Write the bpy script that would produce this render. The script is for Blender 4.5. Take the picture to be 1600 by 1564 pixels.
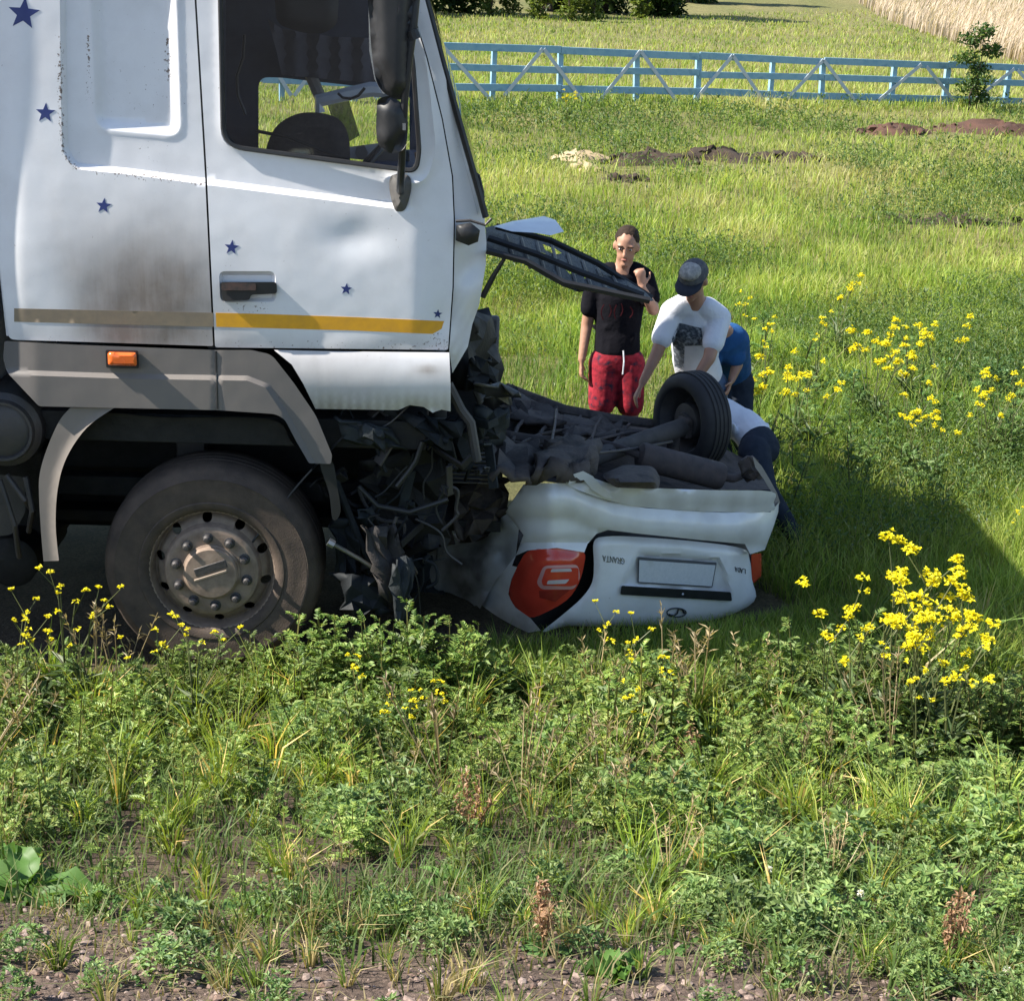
import bpy, bmesh, math, random
import numpy as np
from mathutils import Vector, Matrix, noise
from mathutils.geometry import delaunay_2d_cdt
random.seed(7); RNG = np.random.default_rng(11)
for o in list(bpy.data.objects): bpy.data.objects.remove(o)
SC = bpy.context.scene; COL = SC.collection
# ------------------------------------------------------------ camera
FPX, CXP, CYP = 2670.0, 800.0, 782.0
CAM_H, PITCH, ROLL = 3.40, math.radians(17.75), 0.040
cp, sp, cr, sr = math.cos(PITCH), math.sin(PITCH), math.cos(ROLL), math.sin(ROLL)
cd = bpy.data.cameras.new('camera'); cam = bpy.data.objects.new('camera', cd); COL.objects.link(cam)
cd.sensor_width = 36; cd.sensor_fit = 'HORIZONTAL'; cd.lens = 36*FPX/1600; cd.clip_start = .05; cd.clip_end = 2500
r0, u0, f0 = Vector((1,0,0)), Vector((0,sp,cp)), Vector((0,cp,-sp))
xa, ya, za = r0*cr+u0*sr, -r0*sr+u0*cr, -f0
M = Matrix((xa, ya, za)).transposed().to_4x4(); M.translation = (0,0,CAM_H); cam.matrix_world = M
SC.camera = cam
# ------------------------------------------------------------ world + sun
SUN_TO = Vector((1.0, .15, -.95)).normalized()          # direction the light travels
back = -SUN_TO
elev = math.asin(back.z); azim = math.atan2(back.x, back.y)
W = bpy.data.worlds.new('World'); SC.world = W; W.use_nodes = True
nt = W.node_tree; bg = nt.nodes['Background']
sky = nt.nodes.new('ShaderNodeTexSky'); sky.sky_type = 'NISHITA'; sky.sun_disc = False
sky.sun_elevation = elev; sky.sun_rotation = azim; sky.air_density = 1.0; sky.dust_density = .6; sky.ozone_density = 1.2
nt.links.new(sky.outputs[0], bg.inputs[0]); bg.inputs[1].default_value = .09
sl = bpy.data.lights.new('sun', 'SUN'); sl.energy = 5.0; sl.angle = math.radians(.53); sl.color = (1,.93,.82)
so = bpy.data.objects.new('sun', sl); COL.objects.link(so); so.location = (-20,-6,20)
so.rotation_euler = SUN_TO.to_track_quat('-Z','Y').to_euler()
SC.view_settings.view_transform = 'Standard'; SC.view_settings.look = 'None'
SC.view_settings.exposure = 1.38; SC.view_settings.gamma = 1; SC.view_settings.use_curve_mapping = False
SC.render.engine = 'CYCLES'
# ------------------------------------------------------------ photo pixel -> direction
def ray(px, py):
    u, v = px-CXP, py-CYP
    u, v = u*cr+v*sr, -u*sr+v*cr
    x, up = u/FPX, -v/FPX
    return Vector((x, cp+up*sp, -sp+up*cp))
CAMP = Vector((0,0,CAM_H))
def hit(px, py, p0, n):
    d = ray(px, py); return CAMP + d*((p0-CAMP).dot(n)/d.dot(n))
def at(px, py, y): return hit(px, py, Vector((0,y,0)), Vector((0,1,0)))
def on_z(px, py, z=0): return hit(px, py, Vector((0,0,z)), Vector((0,0,1)))
# ------------------------------------------------------------ object helpers
WL = {}
def tag(o, label=None, cat=None, group=None, kind=None):
    if label: o['label'] = label
    if cat: o['category'] = cat
    if group: o['group'] = group
    if kind: o['kind'] = kind
    return o
def root(name, loc, label=None, cat=None, group=None):
    o = bpy.data.objects.new(name, None); COL.objects.link(o); o.location = loc; o.empty_display_size = .1
    WL[o] = Vector(loc); return tag(o, label, cat, group)
def link_mesh(name, me, m, parent=None, loc=(0,0,0)):
    """mesh vertices are given in world space; re-origin at loc"""
    o = bpy.data.objects.new(name, me); COL.objects.link(o)
    loc = Vector(loc); 
    if m is not None and not me.materials: me.materials.append(m)
    pl = WL[parent] if parent else Vector((0,0,0))
    o.location = loc - pl
    if parent: o.parent = parent
    WL[o] = loc
    return o
def from_bm(name, bm, m, parent=None, smooth=True, bevel=0, seg=2, sharp=35):
    bm.normal_update()
    me = bpy.data.meshes.new(name)
    c = Vector((0,0,0))
    if len(bm.verts):
        for v in bm.verts: c += v.co
        c /= len(bm.verts)
        for v in bm.verts: v.co -= c
    bm.to_mesh(me); bm.free()
    o = link_mesh(name, me, m, parent, c)
    if smooth:
        me.polygons.foreach_set('use_smooth', [True]*len(me.polygons))
        me.set_sharp_from_angle(angle=math.radians(sharp))
    if bevel:
        b = o.modifiers.new('bevel','BEVEL'); b.width = bevel; b.segments = seg; b.limit_method = 'ANGLE'; b.angle_limit = math.radians(30)
    return o
def tri_mesh(name, V, T, C, m, parent=None, loc=(0,0,0), smooth=False):
    V = np.asarray(V, np.float32) - np.asarray(loc, np.float32); T = np.asarray(T, np.int32)
    me = bpy.data.meshes.new(name); n, t = len(V), len(T)
    me.vertices.add(n); me.vertices.foreach_set('co', V.ravel())
    me.loops.add(3*t); me.loops.foreach_set('vertex_index', T.ravel())
    me.polygons.add(t); me.polygons.foreach_set('loop_start', np.arange(0,3*t,3,dtype=np.int32))
    me.polygons.foreach_set('use_smooth', np.full(t, smooth))
    if C is not None:
        a = me.color_attributes.new('Col','FLOAT_COLOR','POINT')
        a.data.foreach_set('color', np.hstack([np.asarray(C,np.float32), np.ones((n,1),np.float32)]).ravel())
    me.update(); me.validate()
    return link_mesh(name, me, m, parent, loc)
def bm_box(bm, c, ax, ay, az, sx, sy, sz):
    """oriented box: centre c, axes, full sizes"""
    vs = []
    for i in (-.5,.5):
        for j in (-.5,.5):
            for k in (-.5,.5): vs.append(bm.verts.new(c+ax*(i*sx)+ay*(j*sy)+az*(k*sz)))
    for f in ((0,1,3,2),(4,6,7,5),(0,4,5,1),(2,3,7,6),(0,2,6,4),(1,5,7,3)): bm.faces.new([vs[i] for i in f])
    return vs
X, Y, Z = Vector((1,0,0)), Vector((0,1,0)), Vector((0,0,1))
def bm_tube(bm, pts, rad, n=10, cap=True, flat=1.0):
    pts = [Vector(p) for p in pts]
    rads = rad if isinstance(rad,(list,tuple)) else [rad]*len(pts)
    rings = []; prev = None
    for i, p in enumerate(pts):
        t = (pts[min(i+1,len(pts)-1)]-pts[max(i-1,0)]).normalized()
        if prev is None: a = t.orthogonal().normalized()
        else: a = (prev - t*prev.dot(t)).normalized()
        prev = a; b = t.cross(a)
        rings.append([bm.verts.new(p+(a*math.cos(2*math.pi*k/n)+b*math.sin(2*math.pi*k/n)*flat)*rads[i]) for k in range(n)])
    for r1, r2 in zip(rings, rings[1:]):
        for k in range(n): bm.faces.new((r1[k], r1[(k+1)%n], r2[(k+1)%n], r2[k]))
    if cap: bm.faces.new(rings[0][::-1]); bm.faces.new(rings[-1])
    return rings
def tube(name, pts, rad, m, parent=None, n=10, flat=1.0):
    bm = bmesh.new(); bm_tube(bm, pts, rad, n, True, flat); bmesh.ops.recalc_face_normals(bm, faces=bm.faces)
    return from_bm(name, bm, m, parent)
def box(name, c, s, m, parent=None, ax=X, ay=Y, az=Z, bevel=.005):
    bm = bmesh.new(); bm_box(bm, Vector(c), ax, ay, az, *s); bmesh.ops.recalc_face_normals(bm, faces=bm.faces)
    return from_bm(name, bm, m, parent, bevel=bevel)
def bm_lathe(bm, c, axis, prof, n=48, ref=None):
    """prof: list of (radius, along axis)"""
    axis = axis.normalized(); a = (ref or axis.orthogonal()).normalized(); b = axis.cross(a); rings = []
    for r, h in prof:
        if r < 1e-5: rings.append([bm.verts.new(c+axis*h)])
        else: rings.append([bm.verts.new(c+axis*h+(a*math.cos(2*math.pi*k/n)+b*math.sin(2*math.pi*k/n))*r) for k in range(n)])
    for r1, r2 in zip(rings, rings[1:]):
        for k in range(n):
            k2 = (k+1)%n
            if len(r1)==1 and len(r2)==1: continue
            if len(r1)==1: bm.faces.new((r1[0], r2[k2], r2[k]))
            elif len(r2)==1: bm.faces.new((r1[k], r1[k2], r2[0]))
            else: bm.faces.new((r1[k], r1[k2], r2[k2], r2[k]))
def lathe(name, c, axis, prof, m, parent=None, n=48, sharp=35):
    bm = bmesh.new(); bm_lathe(bm, c, axis, prof, n); bmesh.ops.recalc_face_normals(bm, faces=bm.faces)
    return from_bm(name, bm, m, parent, sharp=sharp)
# ---- 2-D outline tools
def dens(poly, step):
    out = []
    for i, p in enumerate(poly):
        q = poly[(i+1)%len(poly)]; L = math.hypot(q[0]-p[0], q[1]-p[1]); k = max(1, int(L/step))
        for j in range(k): out.append((p[0]+(q[0]-p[0])*j/k, p[1]+(q[1]-p[1])*j/k))
    return out
def offs(pl, d):
    q = [np.array(p, float) for p in pl]; out = []
    for i in range(len(q)):
        t = q[min(i+1,len(q)-1)]-q[max(i-1,0)]; t /= np.linalg.norm(t); out.append(tuple(q[i]+np.array([-t[1],t[0]])*d))
    return out
def shrink(pl, d):
    c = np.mean(np.array(pl), axis=0); out = []; n = len(pl)
    for i in range(n):
        t = np.array(pl[(i+1)%n], float)-np.array(pl[i-1], float); t /= np.linalg.norm(t); nn = np.array([-t[1],t[0]])
        if nn@(c-np.array(pl[i])) < 0: nn = -nn
        out.append(tuple(np.array(pl[i])+nn*d))
    return out
def rounded(poly, r, seg=5):
    out = []; n = len(poly)
    for i in range(n):
        p0, p, p1 = (np.array(poly[(i+d)%n], float) for d in (-1,0,1))
        rr = r[i] if isinstance(r,(list,tuple)) else r
        a, b = p0-p, p1-p; la, lb = np.linalg.norm(a), np.linalg.norm(b)
        k = min(rr, la*.45, lb*.45)
        if k < .3: out.append(tuple(p)); continue
        s, e = p+a/la*k, p+b/lb*k
        for j in range(seg+1):
            t = j/seg; out.append(tuple((1-t)**2*s+2*t*(1-t)*p+t*t*e))
    return out
def spline(pts, k=6, closed=True):
    out = []; n = len(pts); P = [np.array(p, float) for p in pts]
    for i in range(n if closed else n-1):
        a, b, c, d = (P[(i+j)%n] if closed else P[min(max(i+j,0),n-1)] for j in (-1,0,1,2))
        for j in range(k):
            t = j/k; out.append(tuple(.5*((2*b)+(-a+c)*t+(2*a-5*b+4*c-d)*t*t+(-a+3*b-3*c+d)*t**3)))
    if not closed: out.append(tuple(P[-1]))
    return out
def inside(pts, poly):
    x, y = pts[:,0], pts[:,1]; c = np.zeros(len(pts), bool); n = len(poly)
    for i in range(n):
        x1, y1 = poly[i]; x2, y2 = poly[(i+1)%n]
        if y1 == y2: continue
        m = ((y1 > y) != (y2 > y)) & (x < (x2-x1)*(y-y1)/(y2-y1)+x1); c ^= m
    return c
def dist_poly(pts, poly, closed=True):
    d = np.full(len(pts), 1e9); n = len(poly)
    for i in range(n if closed else n-1):
        a = np.array(poly[i], float); b = np.array(poly[(i+1)%n], float); ab = b-a; L = ab@ab
        if L < 1e-9: continue
        t = np.clip(((pts-a)@ab)/L, 0, 1); d = np.minimum(d, np.linalg.norm(pts-a-t[:,None]*ab, axis=1))
    return d
def sstep(e0, e1, x):
    t = np.clip((x-e0)/(e1-e0), 0, 1); return t*t*(3-2*t)
def sheet(name, outline, mapf, m, parent=None, holes=(), step=10, hf=None, thick=.02, attrs=None, sharp=40, jitter=0, lines=()):
    """thin solid panel: outline in 2-D, mapf(u,v,offset)->world, hf(pts)->relief in metres"""
    loops = [dens(outline, step)]+[dens(h, step*.7) for h in holes]
    vs, es = [], []
    for lp in loops:
        b = len(vs); vs += lp; es += [(b+i, b+(i+1)%len(lp)) for i in range(len(lp))]
    A = np.array(loops[0]); x0, y0 = A.min(0); x1, y1 = A.max(0)
    gx, gy = np.meshgrid(np.arange(x0+step*.5, x1, step), np.arange(y0+step*.5, y1, step)); g = np.column_stack([gx.ravel(), gy.ravel()]).astype(float)
    g[:,0] += (np.floor((g[:,1]-y0)/step).astype(int)%2)*step*.5
    if jitter: g += RNG.uniform(-jitter, jitter, g.shape)*step
    keep = inside(g, loops[0]) & (dist_poly(g, loops[0]) > step*.45)
    for ln, closed in lines:
        q = np.array(dens(list(ln), step) if closed else [p for a, b in zip(ln, ln[1:]) for p in dens([a,b], step)[:max(1,int(math.hypot(b[0]-a[0],b[1]-a[1])/step))]]+[ln[-1]], float)
        ok = inside(q, loops[0]) & (dist_poly(q, loops[0]) > 2.0)
        for h in loops[1:]: ok &= ~inside(q, h) & (dist_poly(q, h) > 2.0)
        b0 = len(vs); idx = {}
        for i_ in np.nonzero(ok)[0]: idx[i_] = len(vs); vs.append(tuple(q[i_]))
        for i_ in idx:
            j_ = (i_+1) % len(q) if closed else i_+1
            if j_ in idx: es.append((idx[i_], idx[j_]))
        keep &= dist_poly(g, [tuple(p) for p in q], closed) > step*.42
    for h in loops[1:]: keep &= ~inside(g, h) & (dist_poly(g, h) > step*.4)
    vs += [tuple(p) for p in g[keep]]
    r = delaunay_2d_cdt([Vector(v) for v in vs], es, [], 0, 1e-5)
    P = np.array([tuple(v) for v in r[0]]); F = np.array([f for f in r[2] if len(f)==3])
    cen = P[F].mean(1); k = inside(cen, loops[0])
    for h in loops[1:]: k &= ~inside(cen, h)
    F = F[k]
    H = hf(P) if hf else np.zeros(len(P))
    front = [mapf(p[0], p[1], h) for p, h in zip(P, H)]
    backv = [mapf(p[0], p[1], h-thick) for p, h in zip(P, H)]
    n = len(P); c = sum(front, Vector())/n
    # edge use -> rim
    cnt = {}
    for f in F:
        for a, b in ((f[0],f[1]),(f[1],f[2]),(f[2],f[0])): cnt[(a,b)] = 1
    a, b, cc = (front[i] for i in F[0]); flip = (b-a).cross(cc-a).dot(front[F[0][0]]-backv[F[0][0]]) < 0
    faces = []
    for f in F:
        f = tuple(int(i) for i in f)
        faces.append(f[::-1] if flip else f); faces.append(tuple(i+n for i in (f if flip else f[::-1])))
    for (i, j) in cnt:
        if (j, i) not in cnt:
            q = (int(i), int(i)+n, int(j)+n, int(j)); faces.append(q[::-1] if flip else q)
    me = bpy.data.meshes.new(name); me.from_pydata([v-c for v in front]+[v-c for v in backv], [], faces); me.update()
    if attrs:
        for an, fn in attrs.items():
            at_ = me.attributes.new(an, 'FLOAT', 'POINT'); d = fn(P).astype(np.float32); at_.data.foreach_set('value', np.concatenate([d, d]))
    used = np.zeros(2*n, bool)
    o = link_mesh(name, me, m, parent, c)
    me.polygons.foreach_set('use_smooth', [True]*len(me.polygons)); me.set_sharp_from_angle(angle=math.radians(sharp))
    return o
# ------------------------------------------------------------ materials
def ramp(nt, fac, stops):
    r = nt.nodes.new('ShaderNodeValToRGB'); e = r.color_ramp.elements
    e[0].position, e[0].color = stops[0][0], (*stops[0][1],1); e[1].position, e[1].color = stops[-1][0], (*stops[-1][1],1)
    for p, c in stops[1:-1]: k = e.new(p); k.color = (*c,1)
    nt.links.new(fac, r.inputs[0]); return r.outputs[0]
def noise_n(nt, scale, detail=5, rough=.6, vec=None, dist=0):
    n = nt.nodes.new('ShaderNodeTexNoise'); n.inputs['Scale'].default_value = scale; n.inputs['Detail'].default_value = detail
    n.inputs['Roughness'].default_value = rough; n.inputs['Distortion'].default_value = dist
    if vec is None:
        tc = nt.nodes.new('ShaderNodeTexCoord'); vec = tc.outputs['Object']
    nt.links.new(vec, n.inputs['Vector']); return n.outputs[0]
def mixc(nt, fac, a, b, mode='MIX'):
    n = nt.nodes.new('ShaderNodeMix'); n.data_type = 'RGBA'; n.blend_type = mode
    for s, v in ((n.inputs[0], fac), (n.inputs[6], a), (n.inputs[7], b)):
        if isinstance(v, (int,float)): s.default_value = v
        elif isinstance(v, tuple): s.default_value = (*v,1)
        else: nt.links.new(v, s)
    return n.outputs[2]
def base_mat(name):
    m = bpy.data.materials.new(name); m.use_nodes = True; return m, m.node_tree, m.node_tree.nodes['Principled BSDF']
def mat(name, c1, c2=None, scale=6, rough=.5, metal=0, bump=0, bscale=80, spec=.4, coat=0, c3=None, rvar=.1):
    m, nt, b = base_mat(name); c2 = c2 or tuple(v*.75 for v in c1)
    f = noise_n(nt, scale); st = [(.3,c1),(.7,c2)] if not c3 else [(.3,c1),(.52,c2),(.68,c3)]
    nt.links.new(ramp(nt, f, st), b.inputs['Base Color'])
    b.inputs['Metallic'].default_value = metal; b.inputs['Specular IOR Level'].default_value = spec; b.inputs['Coat Weight'].default_value = coat
    rr = ramp(nt, noise_n(nt, scale*2.3), [(.3,(rough-rvar,)*3),(.7,(rough+rvar,)*3)]); nt.links.new(rr, b.inputs['Roughness'])
    if bump:
        bn = nt.nodes.new('ShaderNodeBump'); bn.inputs['Strength'].default_value = bump; bn.inputs['Distance'].default_value = .01
        nt.links.new(noise_n(nt, bscale, 4), bn.inputs['Height']); nt.links.new(bn.outputs[0], b.inputs['Normal'])
    return m
def paint(name, c, dirtc=(.19,.16,.14), rough=.32, coat=.35, chips=True, dents=.25):
    """vehicle paint: 'dirt' mesh attribute + streaky grime + tiny rust chips"""
    m, nt, b = base_mat(name)
    tc = nt.nodes.new('ShaderNodeTexCoord'); mp = nt.nodes.new('ShaderNodeMapping'); mp.inputs['Scale'].default_value = (1,1,.12)
    nt.links.new(tc.outputs['Object'], mp.inputs[0])
    streak = noise_n(nt, 34, 5, .65, mp.outputs[0]); blot = noise_n(nt, 5, 6, .65)
    at_ = nt.nodes.new('ShaderNodeAttribute'); at_.attribute_name = 'dirt'
    ma = nt.nodes.new('ShaderNodeMath'); ma.operation = 'MULTIPLY_ADD'
    s2 = ramp(nt, streak, [(.3,(.93,)*3),(.75,(1.05,)*3)]); nt.links.new(at_.outputs['Fac'], ma.inputs[0]); nt.links.new(s2, ma.inputs[1])
    b2 = ramp(nt, blot, [(.42,(0,)*3),(.8,(.16,)*3)]); nt.links.new(b2, ma.inputs[2]); ma.use_clamp = True
    col = mixc(nt, ma.outputs[0], c, dirtc)
    if chips:
        ra = nt.nodes.new('ShaderNodeAttribute'); ra.attribute_name = 'rust'
        k0 = nt.nodes.new('ShaderNodeMath'); k0.operation = 'MULTIPLY_ADD'; k0.inputs[1].default_value = .24; nt.links.new(ra.outputs['Fac'], k0.inputs[0]); nt.links.new(noise_n(nt, 85, 4, .6), k0.inputs[2])
        k = nt.nodes.new('ShaderNodeMath'); k.operation = 'MULTIPLY'; k.inputs[1].default_value = .9; nt.links.new(ramp(nt, k0.outputs[0], [(.72,(0,)*3),(.77,(1,)*3)]), k.inputs[0])
        col = mixc(nt, k.outputs[0], col, (.09,.05,.03))
    nt.links.new(col, b.inputs['Base Color'])
    rr = nt.nodes.new('ShaderNodeMath'); rr.operation = 'MULTIPLY_ADD'; rr.inputs[1].default_value = .4; rr.inputs[2].default_value = rough
    nt.links.new(ma.outputs[0], rr.inputs[0]); nt.links.new(rr.outputs[0], b.inputs['Roughness'])
    b.inputs['Coat Weight'].default_value = coat; b.inputs['Coat Roughness'].default_value = .12
    bn = nt.nodes.new('ShaderNodeBump'); bn.inputs['Strength'].default_value = dents; bn.inputs['Distance'].default_value = .02
    nt.links.new(noise_n(nt, 3.2, 2), bn.inputs['Height']); nt.links.new(bn.outputs[0], b.inputs['Normal'])
    return m
def foliage_mat(name, trans=.35, rough=.5, tint=(1,1,1)):
    m, nt, b = base_mat(name)
    a = nt.nodes.new('ShaderNodeAttribute'); a.attribute_name = 'Col'
    col = mixc(nt, 1.0, a.outputs['Color'], tint, 'MULTIPLY')
    nt.links.new(col, b.inputs['Base Color']); b.inputs['Roughness'].default_value = rough; b.inputs['Specular IOR Level'].default_value = .35
    t = nt.nodes.new('ShaderNodeBsdfTranslucent'); mx = nt.nodes.new('ShaderNodeMixShader'); mx.inputs[0].default_value = trans
    tcol = mixc(nt, 1.0, col, (1.25,1.2,.55), 'MULTIPLY'); nt.links.new(tcol, t.inputs[0])
    nt.links.new(b.outputs[0], mx.inputs[1]); nt.links.new(t.outputs[0], mx.inputs[2])
    nt.links.new(mx.outputs[0], nt.nodes['Material Output'].inputs[0]); return m
def glass_mat(name, tint=(.88,.90,.93), refl=1.0):
    m, nt, b = base_mat(name); nt.nodes.remove(b)
    t = nt.nodes.new('ShaderNodeBsdfTransparent'); t.inputs[0].default_value = (*tint,1)
    g = nt.nodes.new('ShaderNodeBsdfGlossy'); g.inputs['Roughness'].default_value = .02
    fr = nt.nodes.new('ShaderNodeFresnel'); fr.inputs[0].default_value = 1.5
    mx = nt.nodes.new('ShaderNodeMixShader'); nt.links.new(fr.outputs[0], mx.inputs[0]); nt.links.new(t.outputs[0], mx.inputs[1]); nt.links.new(g.outputs[0], mx.inputs[2])
    nt.links.new(mx.outputs[0], nt.nodes['Material Output'].inputs[0]); return m
MT = dict(
    white=paint('truck_white_paint', (.715,.725,.76)),
    carwhite=paint('car_white_paint', (.79,.785,.785), dirtc=(.22,.19,.16), rough=.28, dents=.5),
    grey=paint('skirt_grey_plastic', (.075,.075,.08), dirtc=(.22,.19,.165), rough=.55, coat=0, chips=False),
    black=mat('black_plastic', (.012,.013,.015), (.022,.022,.024), rough=.45),
    rubber=mat('tyre_rubber', (.048,.036,.030), (.10,.073,.056), scale=9, rough=.8, bump=.25, bscale=140),
    cartyre=mat('car_tyre_rubber', (.02,.02,.022), (.034,.032,.033), rough=.75),
    rim=mat('dusty_wheel_steel', (.31,.235,.18), (.18,.13,.10), scale=16, rough=.7, metal=.15, bump=.1),
    steel=mat('dark_steel', (.05,.05,.055), (.09,.08,.075), rough=.55, metal=.4, bump=.2),
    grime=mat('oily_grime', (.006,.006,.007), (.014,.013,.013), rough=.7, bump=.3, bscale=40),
    under=mat('underbody_coating', (.045,.038,.037), (.085,.068,.06), scale=7, rough=.85, bump=.5, bscale=50, c3=(.02,.018,.019)),
    rust=mat('rusty_exhaust', (.085,.065,.058), (.05,.042,.042), scale=14, rough=.8, bump=.2),
    interior=mat('cab_interior', (.045,.06,.10), (.03,.04,.07), rough=.7),
    seat=mat('seat_cloth', (.035,.032,.035), (.06,.05,.05), scale=30, rough=.95),
    beige=mat('cab_lining', (.30,.28,.27), rough=.8),
    trimgrey=mat('mirror_foot_plastic', (.06,.058,.058), (.1,.095,.09), rough=.6),
    orange=mat('orange_lens', (.75,.16,.03), (.6,.10,.02), rough=.25, coat=.4),
    redlens=mat('red_lens', (.62,.062,.035), (.52,.045,.025), rough=.18, coat=.6),
    clearlens=mat('clear_lens', (.62,.34,.31), (.55,.26,.24), rough=.15, coat=.6),
    blue=mat('blue_sticker', (.018,.035,.16), (.03,.045,.16), rough=.45),
    yellow=mat('yellow_stripe', (.72,.36,.02), (.6,.30,.03), scale=20, rough=.5),
    dullyellow=mat('dirty_stripe', (.19,.155,.115), (.24,.19,.13), scale=20, rough=.7),
    chrome=mat('grey_badge', (.30,.31,.33), rough=.3, metal=.8),
    platem=mat('number_plate', (.64,.65,.67), (.55,.57,.59), scale=60, rough=.4),
    mesh=mat('torn_black_grille', (.010,.012,.015), (.035,.042,.05), scale=30, rough=.6, bump=.8, bscale=90),
    glass=glass_mat('cab_glass'),
    mglass=mat('mirror_glass', (.6,.65,.7), rough=.12, metal=.9, rvar=.05),
)
# ============================================================ TERRAIN
def vnoise(x, y, s, seed=0):
    """cheap value noise on numpy arrays"""
    xs, ys = np.asarray(x)/s, np.asarray(y)/s; xi, yi = np.floor(xs).astype(int), np.floor(ys).astype(int); fx, fy = xs-xi, ys-yi
    fx, fy = fx*fx*(3-2*fx), fy*fy*(3-2*fy)
    def h(a,b):
        n = (a*374761393+b*668265263+seed*1442695041) & 0x7fffffff; n = ((n^(n>>13))*1274126177) & 0x7fffffff; n = n^(n>>16); return (n & 0xffff)/65535.
    return (h(xi,yi)*(1-fx)+h(xi+1,yi)*fx)*(1-fy)+(h(xi,yi+1)*(1-fx)+h(xi+1,yi+1)*fx)*fy
def fbm(x, y, s, seed=0): return (vnoise(x,y,s,seed)+.5*vnoise(x,y,s/2,seed+1)+.25*vnoise(x,y,s/4,seed+2))/1.75
def gz(x, y):
    x, y = np.asarray(x, float), np.asarray(y, float)
    t = np.clip((7.2-y)/5.8, 0, 1); e = 1.62*np.where(t < .12, t*t/.24, t-.06)     # road bank rising toward the camera
    e = e + .05*(fbm(x,y,.9,3)-.5)*np.clip((y-2)/1.,0,1)*np.clip((9-y)/2,.0,1)
    f = np.clip((y-11)/6,0,1); e = e + f*(.22*(fbm(x,y,7,5)-.5)+.10*(fbm(x,y,1.6,8)-.5))
    e = e - .16*np.exp(-((x-1.25)/.9)**2-((y-9.2)/.8)**2)
    far = np.clip((y-105)/120., 0, 1); return e + far*far*9.0
def gravel_amt(x, y):
    """1 = bare stony shoulder, 0 = overgrown"""
    edge = 3.94+.75*(fbm(x,y*.6,1.1,21)-.5)+.55*np.clip((-.35-x)/.8,0,1)*np.clip((x+3.2)/.8,0,1)+.10*np.sin(x*1.7+1)
    return np.clip((edge+.35-y)/.7, 0, 1)
xs = np.unique(np.round(np.concatenate([np.linspace(-5,6,120), np.linspace(-40,60,100), np.linspace(-420,420,60)]),3))
ys = np.unique(np.round(np.concatenate([np.linspace(-300,-5,10), np.linspace(-5,2.5,20), np.linspace(2.5,11,120), np.linspace(11,60,110), np.linspace(60,520,70)]),3))
GX, GY = np.meshgrid(xs, ys); V = np.column_stack([GX.ravel(), GY.ravel(), gz(GX,GY).ravel()])
nx, ny = len(xs), len(ys); i, j = np.meshgrid(np.arange(nx-1), np.arange(ny-1)); a = (j*nx+i).ravel()
Tt = np.concatenate([np.column_stack([a,a+1,a+nx+1]), np.column_stack([a,a+nx+1,a+nx])])
ga = gravel_amt(V[:,0], V[:,1])[:,None]; pn = fbm(V[:,0],V[:,1],2.2,40)[:,None]; wetk = np.clip((V[:,1:2]-8)/4,0,1)
soil = np.array([.085,.062,.046]); stone = np.array([.125,.092,.075]); turf = np.array([.085,.105,.03]); straw=np.array([.19,.165,.075])
Cc = (soil*(1-ga)+stone*ga)*(1-wetk) + (turf*(1-pn)+straw*pn)*wetk
roadk = np.clip((1.2-V[:,1:2])/.4,0,1); Cc = Cc*(1-roadk)+np.array([.075,.072,.07])*roadk
def ground_mat():
    m, nt, b = base_mat('earth'); a = nt.nodes.new('ShaderNodeAttribute'); a.attribute_name = 'Col'
    n1 = ramp(nt, noise_n(nt, 3, 8, .7), [(.3,(.55,)*3),(.7,(1.35,)*3)]); n2 = ramp(nt, noise_n(nt, 55, 5, .7), [(.3,(.5,)*3),(.7,(1.5,)*3)])
    c = mixc(nt, 1.0, mixc(nt, 1.0, a.outputs['Color'], n1, 'MULTIPLY'), n2, 'MULTIPLY'); nt.links.new(c, b.inputs['Base Color'])
    b.inputs['Roughness'].default_value = .95; b.inputs['Specular IOR Level'].default_value = .2
    bn = nt.nodes.new('ShaderNodeBump'); bn.inputs['Strength'].default_value = .9; bn.inputs['Distance'].default_value = .02
    nt.links.new(noise_n(nt, 45, 6, .7), bn.inputs['Height']); nt.links.new(bn.outputs[0], b.inputs['Normal']); return m
tag(tri_mesh('ground', V, Tt, Cc, ground_mat(), smooth=True), kind='structure')
# ============================================================ TRUCK
TA = math.radians(2.2)
TDIR = Vector((math.cos(TA), math.sin(TA), 0)); TN = Vector((math.sin(TA), -math.cos(TA), 0)); TP = Vector((-1.35, 7.66, 0))
def T(px, py, off=0.0): return hit(px, py, TP+TN*off, TN)
def star_pts(cx, cy, r, rot=0):
    return [(cx+(r if k%2==0 else r*.42)*math.sin(rot+k*math.pi/5), cy-(r if k%2==0 else r*.42)*math.cos(rot+k*math.pi/5)) for k in range(10)]
wc = T(332, 890, -.05)
truck = root('truck', (wc.x, wc.y+1.2, 0), 'white cabover truck with blue stars and crushed front resting over the wrecked car', 'truck')
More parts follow.
